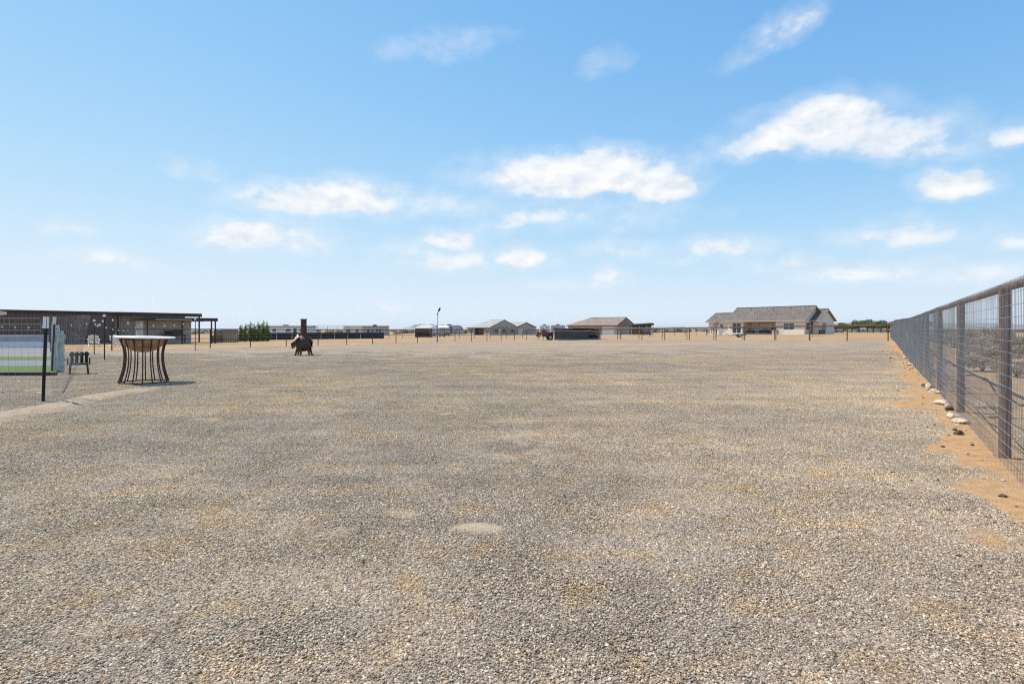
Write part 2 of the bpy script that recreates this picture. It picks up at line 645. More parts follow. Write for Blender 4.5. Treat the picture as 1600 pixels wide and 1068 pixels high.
M_ROCK = mat('pale_rock', (0.54, 0.44, 0.345), 0.9, 0, 0.2, 14, 0.9, 40, c2=(0.36, 0.235, 0.165))
M_ROCKD = mat('dark_rock', (0.10, 0.065, 0.05), 0.9, 0, 0.2, 9, 0.6, 25)
M_RUBBER = mat('rubber', (0.02, 0.02, 0.02), 0.8, 0, 0.1, 5)
M_BULB = mat('frosted_bulb', (0.78, 0.74, 0.66), 0.25, 0, 0.05, 5)
M_TEAL = mat('teal_plastic', (0.35, 0.50, 0.52), 0.5, 0, 0.08, 4)
M_CUSH = mat('dark_cushion', (0.06, 0.065, 0.075), 0.9, 0, 0.15, 5)
M_BARK = mat('bark', (0.11, 0.08, 0.06), 0.9, 0, 0.2, 8, 0.5, 30)
M_LEAF = leaf_mat('shrub_leaf', (0.26, 0.32, 0.045), (0.05, 0.09, 0.014))
M_LEAFT = leaf_mat('mesquite_leaf', (0.17, 0.19, 0.06), (0.075, 0.09, 0.032))
M_LEAFD = leaf_mat('dry_brush_leaf', (0.42, 0.34, 0.23), (0.25, 0.21, 0.15))
M_MOUNT = mat('mountain_rock', (0.27, 0.235, 0.225), 0.95, 0, 0.25, 0.004)

# ------------------------------------------------------------------ mesh helpers


class MB:
    def __init__(self):
        self.v, self.f = [], []

    def add(self, vs, fs):
        o = len(self.v)
        self.v += [tuple(q) for q in vs]
        self.f += [tuple(i + o for i in f) for f in fs]
        return self

    def box(self, x0, x1, y0, y1, z0, z1):
        return self.add([(x0, y0, z0), (x1, y0, z0), (x1, y1, z0), (x0, y1, z0), (x0, y0, z1), (x1, y0, z1), (x1, y1, z1), (x0, y1, z1)],
                        [(0, 3, 2, 1), (4, 5, 6, 7), (0, 1, 5, 4), (1, 2, 6, 5), (2, 3, 7, 6), (3, 0, 4, 7)])

    def bbox(self, x0, x1, y0, y1, z0, z1, b=0.01):
        """box with chamfered vertical and top edges"""
        r = [(x0 + b, y0), (x1 - b, y0), (x1, y0 + b), (x1, y1 - b), (x1 - b, y1), (x0 + b, y1), (x0, y1 - b), (x0, y0 + b)]
        cx, cy = (x0 + x1) / 2, (y0 + y1) / 2
        sx, sy = (x1 - x0 - 2 * b) / (x1 - x0), (y1 - y0 - 2 * b) / (y1 - y0)
        vs = [(x, y, z0) for x, y in r] + [(x, y, z1 - b) for x, y in r] + [(cx + (x - cx) * sx, cy + (y - cy) * sy, z1) for x, y in r]
        fs = [tuple(range(7, -1, -1)), tuple(range(16, 24))]
        for k in (0, 8):
            fs += [(k + i, k + (i + 1) % 8, k + 8 + (i + 1) % 8, k + 8 + i) for i in range(8)]
        return self.add(vs, fs)

    def prism(self, poly, axis, a, b):
        """extrude a polygon along an axis from a to b; poly in the two other axes"""
        n = len(poly)

        def P(p, t):
            return {'x': (t, p[0], p[1]), 'y': (p[0], t, p[1]), 'z': (p[0], p[1], t)}[axis]
        vs = [P(p, a) for p in poly] + [P(p, b) for p in poly]
        fs = [tuple(range(n))[::-1], tuple(range(n, 2 * n))] + [(i, (i + 1) % n, n + (i + 1) % n, n + i) for i in range(n)]
        return self.add(vs, fs)

    def tube(self, pts, r, n=8, cap=True):
        pts = [Vector(p) for p in pts]
        rs = r if isinstance(r, (list, tuple)) else [r] * len(pts)
        vs, fs = [], []
        ref = Vector((0, 0, 1)) if abs((pts[-1] - pts[0]).normalized().z) < 0.9 else Vector((1, 0, 0))
        for i, p in enumerate(pts):
            t = (pts[min(i + 1, len(pts) - 1)] - pts[max(i - 1, 0)]).normalized()
            u = t.cross(ref).normalized()
            w = t.cross(u)
            for k in range(n):
                a = 2 * math.pi * k / n
                vs.append(p + (u * math.cos(a) + w * math.sin(a)) * rs[i])
        for i in range(len(pts) - 1):
            for k in range(n):
                fs.append((i * n + k, i * n + (k + 1) % n, (i + 1) * n + (k + 1) % n, (i + 1) * n + k))
        if cap:
            fs.append(tuple(range(n))[::-1])
            m = (len(pts) - 1) * n
            fs.append(tuple(range(m, m + n)))
        return self.add(vs, fs)

    def lathe(self, prof, n=24, cx=0, cy=0, cap=True):
        vs, fs = [], []
        for (r, z) in prof:
            for k in range(n):
                a = 2 * math.pi * k / n
                vs.append((cx + r * math.cos(a), cy + r * math.sin(a), z))
        for i in range(len(prof) - 1):
            for k in range(n):
                fs.append((i * n + k, i * n + (k + 1) % n, (i + 1) * n + (k + 1) % n, (i + 1) * n + k))
        if cap:
            fs.append(tuple(range(n))[::-1])
            m = (len(prof) - 1) * n
            fs.append(tuple(range(m, m + n)))
        return self.add(vs, fs)

    def mesh(self, name):
        me = bpy.data.meshes.new(name)
        me.from_pydata(self.v, [], self.f)
        return me

    def build(self, name, m, parent=None, smooth=False, loc=None):
        me = self.mesh(name)
        bm = bmesh.new()
        bm.from_mesh(me)
        bmesh.ops.recalc_face_normals(bm, faces=bm.faces)
        bm.to_mesh(me)
        bm.free()
        return link(name, me, m, parent, smooth, loc)


def link(name, me, m, parent=None, smooth=False, loc=None):
    if m is not None and not me.materials:
        me.materials.append(m)
    if smooth:
        me.polygons.foreach_set('use_smooth', [True] * len(me.polygons))
        if smooth != 'all':
            me.set_sharp_from_angle(angle=R(40))
    o = bpy.data.objects.new(name, me)
    COL.objects.link(o)
    if parent:
        o.parent = parent
    if loc is not None:
        o.location = loc
    return o


def tag(o, label=None, cat=None, group=None, kind=None):
    if label:
        o['label'] = label
    if cat:
        o['category'] = cat
    if group:
        o['group'] = group
    if kind:
        o['kind'] = kind
    return o


def thing(name, label, cat, x, y, rz=0.0, group=None, z=None):
    o = bpy.data.objects.new(name, None)
    COL.objects.link(o)
    o.location = (x, y, T(x, y) if z is None else z)
    o.rotation_euler = (0, 0, rz)
    o.empty_display_size = 0.3
    return tag(o, label, cat, group)


def copy_tree(o, parent=None):
    c = o.copy()
    COL.objects.link(c)
    if parent:
        c.parent = parent
    for ch in list(o.children):
        copy_tree(ch, c)
    return c


def fast_mesh(name, v, f):
    """v (n,3), f (m,4) quads or (m,3) tris"""
    me = bpy.data.meshes.new(name)
    k = f.shape[1]
    me.vertices.add(len(v))
    me.vertices.foreach_set('co', np.ascontiguousarray(v, dtype=np.float32).ravel())
    me.loops.add(f.size)
    me.loops.foreach_set('vertex_index', np.ascontiguousarray(f, dtype=np.int32).ravel())
    me.polygons.add(len(f))
    me.polygons.foreach_set('loop_start', np.arange(len(f), dtype=np.int32) * k)
    me.polygons.foreach_set('loop_total', np.full(len(f), k, dtype=np.int32))
    me.update(calc_edges=True)
    me.validate()
    me.polygons.foreach_set('use_smooth', [False] * len(me.polygons))
    return me


def wire_segments(segs, r):
    """many thin 4-sided wires: segs (n,2,3)"""
    segs = np.asarray(segs, float)
    a, b = segs[:, 0], segs[:, 1]
    t = b - a
    t /= np.linalg.norm(t, axis=1)[:, None]
    ref = np.where(np.abs(t[:, 2:3]) > 0.8, np.array([[1.0, 0.2, 0]]), np.array([[0, 0, 1.0]]))
    u = np.cross(t, ref)
    u /= np.linalg.norm(u, axis=1)[:, None]
    w = np.cross(t, u)
    ring = np.stack([u, w, -u, -w], 1) * r
    v = np.concatenate([a[:, None] + ring, b[:, None] + ring], 1).reshape(-1, 3)
    base = np.arange(len(segs))[:, None, None] * 8
    q = np.array([[0, 1, 5, 4], [1, 2, 6, 5], [2, 3, 7, 6], [3, 0, 4, 7]])[None]
    return v, (base + q).reshape(-1, 4)


# ------------------------------------------------------------------ ground
def axis_lines(stops):
    out = []
    for a, b, s in stops:
        n = max(1, int(round((b - a) / s)))
        out += list(np.linspace(a, b, n, endpoint=False))
    out.append(stops[-1][1])
    return np.array(out)


def grid_mesh(name, xs, ys, zf, keep=None):
    X, Y = np.meshgrid(xs, ys)
    Z = zf(X, Y)
    v = np.stack([X, Y, Z], -1).reshape(-1, 3)
    nx, ny = len(xs), len(ys)
    i = np.arange((nx - 1) * (ny - 1))
    r, c = i // (nx - 1), i % (nx - 1)
    k = r * nx + c
    f = np.stack([k, k + 1, k + nx + 1, k + nx], 1)
    if keep is not None:
        cx = (xs[c] + xs[c + 1]) / 2
        cy = (ys[r] + ys[r + 1]) / 2
        f = f[keep(cx, cy)]
        used = np.unique(f)
        remap = np.full(len(v), -1)
        remap[used] = np.arange(len(used))
        v, f = v[used], remap[f]
    return fast_mesh(name, v, f)


def inside_yard(x, y, grow=0.0):
    """inside the fence lines (half planes)"""
    def side(p, q):
        d = (q - p).normalized()
        return (np.asarray(x) - p.x) * -d.y + (np.asarray(y) - p.y) * d.x    # >0 = left of p->q
    jit = 0.9 * (fbm2(np.asarray(x) / 2.3, np.asarray(y) / 2.3, 41) - 0.5) * sstep(18, 30, y)
    a = side(CORNER, CORNER - AX * 90) + jit * 2      # left fence, walking back: yard on the left hand
    b = side(RCORNER, CORNER) + jit * 2
    c = side(right_fence(-8), right_fence(60))
    return (a > -grow) & (b > -grow + 1.2) & (c > -grow) & (np.asarray(y) > -7.5) & (np.asarray(x) > -60)


def seg_dist(x, y, p, q):
    p, q = np.array(p, float), np.array(q, float)
    d = q - p
    t = np.clip(((x - p[0]) * d[0] + (y - p[1]) * d[1]) / (d @ d), 0, 1)
    return np.hypot(x - p[0] - t * d[0], y - p[1] - t * d[1])


def at(px, py):
    """the point on flat ground seen at a photo pixel, as (x, y)"""
    d = CAM_H * F / (py - HY)
    return ((px - 800) / F * d, d)


KERB = [at(-60, 668), at(0, 653), at(100, 633), at(165, 618), at(215, 611)]


def dirt_mask(x, y):
    """bare dirt: along the right fence, small worn spots, the wheel-worn band at the left"""
    x = np.asarray(x, float)
    y = np.asarray(y, float)
    fx = 1.186 + 0.647 * y
    dist = (fx - x) * 0.84
    n = fbm2(x * 1.1, y * 0.75, 21, 5)
    n2 = fbm2(x * 4.0, y * 4.0, 33, 4)
    w = 0.40 + 0.8 * (n - 0.5) * 2.0
    w = w + 1.1 * (n2 - 0.5)
    w = w + 0.6 * sstep(0.5, 0.72, fbm2(x * 0.55 + 4, y * 0.42, 77, 3))
    d = sstep(1.0, -0.25, (dist - w * 0.62) / 0.5) * sstep(-0.6, 0.1, dist + 0.4)
    d = d * (0.62 + 0.7 * n2) * sstep(2.5, 3.9, y)
    spots = sstep(0.70, 0.80, fbm2(x * 0.9 + 7.7, y * 0.9 + 3.1, 55, 4)) * 0.45 * (0.4 + n2)
    for (px, py, rx, ry, a) in [(750, 827, 0.22, 0.10, 1.1), (625, 805, 0.2, 0.12, 0.7), (530, 832, 0.16, 0.1, 0.75), (860, 690, 0.5, 0.3, 0.55),
                                (1030, 690, 0.6, 0.3, 0.5), (630, 1020, 0.08, 0.05, 0.7),
                                (215, 845, 0.25, 0.12, 0.5), (1150, 960, 0.06, 0.05, 0.6)]:
        cx, cy = at(px, py)
        spots = np.maximum(spots, 0.75 * a * sstep(1.5, 0.0, np.hypot((x - cx) / rx, (y - cy) / ry) + (n2 - 0.5) * 2.4))
    k = np.full(x.shape, 9.0)
    for p, q in zip(KERB[:-1], KERB[1:]):
        k = np.minimum(k, seg_dist(x, y, p, q))
    band = 0.62 * sstep(0.34, 0.05, k + (n2 - 0.5) * 0.4)
    far = sstep(0.58, 0.75, fbm2(x * 0.16 + 1, y * 0.1, 91, 4)) * sstep(18, 40, y) * 0.3
    far = np.maximum(far, 0.5 * sstep(0.62, 0.7, fbm2(x * 0.1 + 5, y * 0.35, 95, 3)) * sstep(35, 45, y))
    return np.clip(np.maximum(np.maximum(d, spots), np.maximum(band, far)), 0, 1), np.clip(np.maximum(band, spots * 0.9 + far * 0.3) * (1 - 0.85 * sstep(0.1, 0.4, d)), 0, 1)


def kerb_step(x, y):
    k = np.full(np.shape(x), 9.0)
    sd_ = np.zeros(np.shape(x))
    for p, q in zip(KERB[:-1], KERB[1:]):
        d = seg_dist(x, y, p, q)
        s = (x - p[0]) * -(q[1] - p[1]) + (y - p[1]) * (q[0] - p[0])
        sd_ = np.where(d < k, np.sign(s), sd_)
        k = np.minimum(k, d)
    return np.exp(-(k / 0.22) ** 2) * (0.02 + 0.018 * (sd_ > 0))


def yard_z(x, y):
    d, _ = dirt_mask(x, y)
    d = np.clip(d + (fbm2(x * 9, y * 9, 8, 3) - 0.5) * 0.9 * sstep(0.02, 0.2, d), 0, 1)
    near = sstep(24, 16, y)
    return terrain(x, y) + 0.012 + 0.013 * sstep(0.25, 0.95, d) * near + kerb_step(x, y) + 0.006 * (fbm2(x * 2.2, y * 2.2, 61, 3) - 0.5) * near


xs = axis_lines([(-4000, -800, 400), (-800, -200, 60), (-200, -60, 10), (-60, 80, 3), (80, 200, 10), (200, 800, 60), (800, 4000, 400)])
ys = axis_lines([(-300, -40, 20), (-40, 120, 3), (120, 300, 10), (300, 900, 60), (900, 9000, 600)])
ground = link('ground', grid_mesh('ground', xs, ys, lambda x, y: terrain(x, y) - 0.02 * sstep(30, 20, y)), M_DESERT, smooth='all')
tag(ground, 'tan desert dirt reaching from the pipe fences to the horizon', kind='structure')

xs = axis_lines([(-60, -30, 1.0), (-30, -13, 0.4), (-13, 10, 0.06), (10, 20, 0.3), (20, 46, 0.8)])
ys = axis_lines([(-7.5, 1.0, 0.4), (1.0, 12, 0.06), (12, 24, 0.15), (24, 84, 0.5)])
ym = grid_mesh('gravel_yard', xs, ys, yard_z, keep=lambda x, y: inside_yard(x, y, 0.25))
vc = np.empty(len(ym.vertices) * 3, np.float32)
ym.vertices.foreach_get('co', vc)
vc = vc.reshape(-1, 3).astype(float)
dm, pm_ = dirt_mask(vc[:, 0], vc[:, 1])
for nm, arr in (('dirt', dm), ('pale', pm_)):
    at_ = ym.attributes.new(nm, 'FLOAT', 'POINT')
    at_.data.foreach_set('value', arr.astype(np.float32))
yard = link('gravel_yard', ym, M_GRAVEL, smooth='all')
tag(yard, 'wide level yard of compacted brown-grey gravel inside the fences', kind='structure')

# gravel stones
def icosa():
    t = (1 + 5 ** 0.5) / 2
    v = np.array([(-1, t, 0), (1, t, 0), (-1, -t, 0), (1, -t, 0), (0, -1, t), (0, 1, t), (0, -1, -t), (0, 1, -t), (t, 0, -1), (t, 0, 1), (-t, 0, -1), (-t, 0, 1)], float)
    v /= np.linalg.norm(v[0])
    f = np.array([(0, 11, 5), (0, 5, 1), (0, 1, 7), (0, 7, 10), (0, 10, 11), (1, 5, 9), (5, 11, 4), (11, 10, 2), (10, 7, 6), (7, 1, 8),
                  (3, 9, 4), (3, 4, 2), (3, 2, 6), (3, 6, 8), (3, 8, 9), (4, 9, 5), (2, 4, 11), (6, 2, 10), (8, 6, 7), (9, 8, 1)])
    return v, f


def stone_tile(name, n, seed, smin=0.0019, med=0.0032, smax=0.0064):
    g = np.random.default_rng(seed)
    V, Fc = icosa()
    r = np.clip(med * np.exp(g.normal(0, 0.33, n)), smin, smax)
    sc = np.stack([r * g.uniform(0.9, 1.9, n), r * g.uniform(0.7, 1.2, n), r * g.uniform(0.5, 1.0, n)], 1)
    v = V[None] * sc[:, None] * g.uniform(0.78, 1.2, (n, 12, 1))
    tx = g.normal(0, 0.45, n)
    c, s = np.cos(tx), np.sin(tx)
    y = v[:, :, 1] * c[:, None] - v[:, :, 2] * s[:, None]
    z = v[:, :, 1] * s[:, None] + v[:, :, 2] * c[:, None]
    a = g.uniform(0, 2 * np.pi, n)
    ca, sa = np.cos(a)[:, None], np.sin(a)[:, None]
    x2 = v[:, :, 0] * ca - y * sa
    y2 = v[:, :, 0] * sa + y * ca
    pos = g.uniform(-0.5, 0.5, (n, 2))
    out = np.stack([x2 + pos[:, 0:1], y2 + pos[:, 1:2], z + (sc[:, 2] * g.uniform(0.1, 0.75, n))[:, None]], -1).reshape(-1, 3)
    f = (Fc[None] + np.arange(n)[:, None, None] * 12).reshape(-1, 3)
    me = fast_mesh(name, out, f)
    t = np.clip(g.beta(2.2, 2.4, n), 0, 1)[:, None]
    dark, mid, lite = np.array([0.10, 0.073, 0.049]), np.array([0.425, 0.332, 0.24]), np.array([0.78, 0.66, 0.505])
    col = np.where(t < 0.5, dark + (mid - dark) * t * 2, mid + (lite - mid) * (t - 0.5) * 2)
    hue = g.uniform(0, 1, n)[:, None]
    col = np.where(hue < 0.12, col * np.array([1.16, 0.95, 0.84]), col)      # reddish
    col = np.where(hue > 0.86, col * np.array([0.95, 0.98, 1.0]), col)      # bluish grey
    col = np.where((hue > 0.5) & (hue < 0.55), np.array([[0.78, 0.68, 0.54]]), col)
    col = np.repeat(np.concatenate([col, np.ones((n, 1))], 1), 12, 0)
    ca_ = me.attributes.new('tone', 'FLOAT_COLOR', 'POINT')
    ca_.data.foreach_set('color', col.astype(np.float32).ravel())
    me.materials.append(M_STONE)
    return bpy.data.objects.new(name, me)


tiles = [stone_tile('gravel_tile', 15500, 1), stone_tile('gravel_tile', 15500, 2), stone_tile('gravel_tile', 15500, 3), stone_tile('gravel_tile', 15500, 6),
         stone_tile('gravel_tile', 8600, 4), stone_tile('gravel_tile', 3700, 5), stone_tile('gravel_tile', 1400, 9)]
gx, gy = np.meshgrid(np.arange(-23.5, 27, 1.0), np.arange(0.5, 37, 1.0))
gx, gy = gx.ravel(), gy.ravel()
sel = (np.abs(gx) < 0.98 * gy + 2.2) & inside_yard(gx, gy, 0.25) & ~((gx < -0.80 * gy - 0.6) & (gy > 15))
gx, gy = gx[sel], gy[sel]
var = rng.integers(0, 4, len(gx))
rr = rng.uniform(0, 1, len(gx))
var = np.where(gy > 19 + 9 * rr, 6, var)
var = np.where((gy > 14 + 7 * rr) & (var < 6), 5, np.where((gy > 10 + 5 * rr) & (var < 6), 4, var))
thin = gy < 22 + 14 * rng.uniform(0, 1, len(gx))
gx, gy, var = gx[thin], gy[thin], var[thin]
gz = terrain(gx, gy) + 0.012
pme = bpy.data.meshes.new('gravel')
pme.from_pydata([tuple(q) for q in np.stack([gx, gy, gz], 1)], [], [])
a1 = pme.attributes.new('variant', 'INT', 'POINT')
a1.data.foreach_set('value', var.astype(np.int32))
a2 = pme.attributes.new('turn', 'FLOAT_VECTOR', 'POINT')
eps = 0.5
sx_ = (terrain(gx + eps, gy) - terrain(gx - eps, gy)) / (2 * eps)
sy_ = (terrain(gx, gy + eps) - terrain(gx, gy - eps)) / (2 * eps)
rz_ = rng.integers(0, 4, len(gx)) * (math.pi / 2)
eul = []
for i in range(len(gx)):
    nrm = Vector((-sx_[i], -sy_[i], 1)).normalized()
    q = Vector((0, 0, 1)).rotation_difference(nrm) @ Matrix.Rotation(rz_[i], 3, 'Z').to_quaternion()
    eul.append(tuple(q.to_euler()))
a2.data.foreach_set('vector', np.array(eul, np.float32).ravel())
gravel = link('gravel', pme, M_STONE)
tag(gravel, 'loose brown and grey gravel stones covering the near yard', 'gravel', kind='stuff')
ng = bpy.data.node_groups.new('lay_gravel', 'GeometryNodeTree')
ng.interface.new_socket('Geometry', in_out='INPUT', socket_type='NodeSocketGeometry')
ng.interface.new_socket('Geometry', in_out='OUTPUT', socket_type='NodeSocketGeometry')
gi, go = ng.nodes.new('NodeGroupInput'), ng.nodes.new('NodeGroupOutput')
jn = ng.nodes.new('GeometryNodeJoinGeometry')
va = ng.nodes.new('GeometryNodeInputNamedAttribute')
va.data_type = 'INT'
va.inputs['Name'].default_value = 'variant'
ta = ng.nodes.new('GeometryNodeInputNamedAttribute')
ta.data_type = 'FLOAT_VECTOR'
ta.inputs['Name'].default_value = 'turn'
e2r = ng.nodes.new('FunctionNodeEulerToRotation')
ng.links.new(ta.outputs[0], e2r.inputs[0])
for k, to in enumerate(tiles):
    oi = ng.nodes.new('GeometryNodeObjectInfo')
    oi.inputs['Object'].default_value = to
    oi.inputs['As Instance'].default_value = True
    cmp_ = ng.nodes.new('FunctionNodeCompare')
    cmp_.data_type = 'INT'
    cmp_.operation = 'EQUAL'
    ng.links.new(va.outputs[0], cmp_.inputs[2])
    cmp_.inputs[3].default_value = k
    ip = ng.nodes.new('GeometryNodeInstanceOnPoints')
    ng.links.new(gi.outputs[0], ip.inputs['Points'])
    ng.links.new(cmp_.outputs[0], ip.inputs['Selection'])
    ng.links.new(oi.outputs['Geometry'], ip.inputs['Instance'])
    ng.links.new(e2r.outputs[0], ip.inputs['Rotation'])
    ng.links.new(ip.outputs[0], jn.inputs[0])
ng.links.new(jn.outputs[0], go.inputs[0])
md = gravel.modifiers.new('lay_gravel', 'NODES')
md.node_group = ng

# ------------------------------------------------------------------ patio beyond the left fence
def sheet(name, poly, dz, m, label, cat=None):
    pts = [(x, y, T(x, y) + dz) for x, y in poly]
    n = len(pts)
    low = [(x, y, z - 0.2) for x, y, z in pts]
    b = MB().add(pts + low, [tuple(range(n))] + [(i, (i + 1) % n, n + (i + 1) % n, n + i) for i in range(n)])
    return tag(b.build(name, m), label, kind='structure')


def band(y0, y1, k=-0.80):
    return [(-48, y0 + 0.3), (k * y0, y0), (k * y1, y1), (-60, y1 + 0.3)]


sheet('lawn', band(15.4, 18.4), 0.075, M_TURF, 'bright green turf strip nearest the wire fence')
sheet('path', band(18.42, 22.6), 0.06, M_PAVER, 'blue-grey paver path between two turf strips')
sheet('lawn', band(22.62, 25.2), 0.075, M_TURF, 'narrow green turf strip beyond the paver path')
sheet('pavement', band(25.22, 39), 0.06, M_CONC, 'pale mauve concrete patio behind the turf strips')
ke = MB()
p0, p1 = Vector((-40, 15.62)), Vector((-12.2, 15.2))
for a, b in ((0, 0.5), (0.502, 1)):
    q0, q1 = p0.lerp(p1, a), p0.lerp(p1, b)
    zz = T(-13, 15.3)
    ke.add([(q0.x, q0.y - 0.05, zz), (q1.x, q1.y - 0.05, zz), (q1.x, q1.y + 0.05, zz), (q0.x, q0.y + 0.05, zz),
            (q0.x, q0.y - 0.05, zz + 0.1), (q1.x, q1.y - 0.05, zz + 0.1), (q1.x, q1.y + 0.05, zz + 0.1), (q0.x, q0.y + 0.05, zz + 0.1)],
           [(0, 3, 2, 1), (4, 5, 6, 7), (0, 1, 5, 4), (1, 2, 6, 5), (2, 3, 7, 6), (3, 0, 4, 7)])
tag(ke.build('lawn_edging', M_BLACKPIPE), 'thin dark edging strip along the front of the turf', 'edging')

lw = thing('low_wall', 'long low wall, grey above and white below, behind the concrete patio', 'wall', -40, 39.6, 0)
MB().bbox(-14, 7.6, 0, 0.3, -0.1, 0.46, 0.02).build('white_base', M_WHITE, lw)
MB().bbox(-14, 7.55, 0.04, 0.26, 0.462, 0.95, 0.01).build('grey_upper', M_WALLGREY, lw)
MB().bbox(-14, 7.7, -0.08, 0.02, -0.1, 0.06, 0.01).build('dark_foot', M_FASCIA, lw)

# ------------------------------------------------------------------ buildings
def wall_cells(mb, x0, x1, z0, z1, y0, y1, holes):
    xs_ = sorted({x0, x1, *[h[0] for h in holes], *[h[1] for h in holes]})
    zs_ = sorted({z0, z1, *[h[2] for h in holes], *[h[3] for h in holes]})
    for a, b in zip(xs_[:-1], xs_[1:]):
        for c, d in zip(zs_[:-1], zs_[1:]):
            if any(h[0] <= a and b <= h[1] and h[2] <= c and d <= h[3] for h in holes):
                continue
            mb.box(a, b, y0, y1, c, d)
    return mb


def window(parent, x0, x1, z0, z1, y, glass=None, frame=None, split=True, name='window'):
    """frame with glass set back from the wall face y (the wall's outside is -y)"""
    f = MB()
    t = 0.07
    f.box(x0, x1, y - 0.03, y + 0.1, z1 - t, z1).box(x0, x1, y - 0.03, y + 0.1, z0, z0 + t)
    f.box(x0, x0 + t, y - 0.03, y + 0.1, z0 + t, z1 - t).box(x1 - t, x1, y - 0.03, y + 0.1, z0 + t, z1 - t)
    if split:
        xm = (x0 + x1) / 2
        f.box(xm - t / 2, xm + t / 2, y - 0.02, y + 0.1, z0 + t, z1 - t)
    w = f.build(name, frame or M_WHITE, parent)
    if split:
        xm = (x0 + x1) / 2
        MB().box(x0 + t, xm - t / 2, y + 0.04, y + 0.06, z0 + t, z1 - t).build('pane', glass or M_GLASS, w)
        MB().box(xm + t / 2, x1 - t, y + 0.04, y + 0.06, z0 + t, z1 - t).build('pane', glass or M_GLASS, w)
    else:
        MB().box(x0 + t, x1 - t, y + 0.04, y + 0.06, z0 + t, z1 - t).build('pane', glass or M_GLASS, w)
    return w


def gable_block(p, x0, x1, y0, y1, h, rise, wall, roof, trim, holes=(), over=0.5, ox=0.4, th=0.2, hips=(0, 0)):
    ym = (y0 + y1) / 2
    sl = rise / (ym - y0)
    m = MB()
    wall_cells(m, x0, x1, -0.4, h, y0, y0 + th, list(holes))
    w = m.build('wall', wall, p)
    MB().box(x0, x1, y1 - th, y1, -0.4, h).build('wall', wall, p)
    for a, b, hp in ((x0, x0 + th, hips[0]), (x1 - th, x1, hips[1])):
        top = [(y0 + th + 0.002, h + sl * th - 0.004), (ym, h + rise - 0.004), (y1 - th - 0.002, h + sl * th - 0.004)] if not hp else [(y0 + th + 0.002, h), (y1 - th - 0.002, h)]
        poly = [(y1 - th - 0.002, -0.4), (y0 + th + 0.002, -0.4)] + top
        MB().prism(poly, 'x', a, b).build('gable_wall', wall, p)
    t = 0.2
    e0, e1 = y0 - over, y1 + over
    ze = h - sl * over
    zr = h + rise
    xa, xb = x0 - ox, x1 + ox
    if not any(hips):
        poly = [(e0, ze), (ym, zr), (e1, ze), (e1, ze + t), (ym, zr + t), (e0, ze + t)]
        r = MB().prism(poly, 'x', xa, xb).build('roof', roof, p)
    else:
        ha = xa + (ym - e0) * hips[0]
        hb = xb - (ym - e0) * hips[1]
        v = [(xa, e0, ze), (xb, e0, ze), (xb, e1, ze), (xa, e1, ze), (xa, e0, ze + t), (xb, e0, ze + t), (xb, e1, ze + t), (xa, e1, ze + t), (ha, ym, zr + t), (hb, ym, zr + t)]
        r = MB().add(v, [(0, 3, 2, 1), (0, 1, 5, 4), (1, 2, 6, 5), (2, 3, 7, 6), (3, 0, 4, 7), (4, 5, 9, 8), (5, 6, 9), (6, 7, 8, 9), (7, 4, 8)]).build('roof', roof, p)
    f = MB().box(xa, xb, e0 - 0.04, e0 - 0.003, ze - 0.06, ze + t * 0.9)
    f.build('fascia', trim, r)
    for x_, hp in ((xa, hips[0]), (xb, hips[1])):
        if not hp:
            s = -1 if x_ == xa else 1
            a, b = sorted((x_ + s * 0.003, x_ + s * 0.045))
            MB().prism([(e0, ze - 0.08), (ym, zr - 0.08), (e1, ze - 0.08), (e1, ze + t * 0.92), (ym, zr + t * 0.92), (e0, ze + t * 0.92)], 'x', a, b).build('rake_board', trim, r)
    MB().tube([(xa + (ym - e0) * hips[0], ym, zr + t), (xb - (ym - e0) * hips[1], ym, zr + t)], 0.1, 6).build('ridge_cap', roof, r)
    return w, r


# the cream house on the right
def house_frame(P, e_left, L):
    """origin at the left front corner; local x runs right along the front, y runs into the house"""
    lx = -e_left
    o = P + e_left * L
    return o, math.atan2(lx.y, lx.x)


e = Vector((-0.6, 0.8)).normalized()
o, rz = house_frame(Vector((51.4, 100.0)), e, 14.9)
h1 = thing('house', 'cream stucco house with long grey tiled roof and recessed back porch', 'house', o.x, o.y, rz, z=T(50, 103) + 0.08)
LX = 14.9
holes = [(LX - 13.96, LX - 12.07, 0.05, 2.1), (LX - 11.6, LX - 5.2, -0.4, 2.42), (LX - 3.77, LX - 1.8, 0.75, 2.05)]
gable_block(h1, 0, LX, 0, 7.4, 2.6, 2.3, M_STUCCO, M_TILEG, M_STUCCO2, holes, over=0.42, ox=0.35)
window(h1, LX - 13.96, LX - 12.07, 0.05, 2.1, 0.06, M_GLASS, name='patio_door')
window(h1, LX - 3.77, LX - 1.8, 0.75, 2.05, 0.06, M_GLASSB)
MB().box(LX - 11.6, LX - 5.2, 2.8, 3.0, -0.4, 2.45).build('porch_back_wall', M_STUCCO, h1)
MB().box(LX - 11.82, LX - 11.6, 0.202, 2.8, -0.4, 2.45).build('porch_side_wall', M_STUCCO, h1)
MB().box(LX - 5.2, LX - 4.98, 0.202, 2.8, -0.4, 2.45).build('porch_side_wall', M_STUCCO, h1)
MB().box(LX - 11.6, LX - 5.2, 0.1, 2.8, 2.455, 2.5).build('porch_ceiling', M_STUCCO2, h1)
MB().box(LX - 11.6, LX - 5.2, -0.4, 2.8, -0.4, 0.02).build('porch_slab', M_CONC, h1)
window(h1, LX - 10.0, LX - 7.2, 0.1, 2.1, 2.78, M_GLASS, M_TRIM, name='sliding_door')
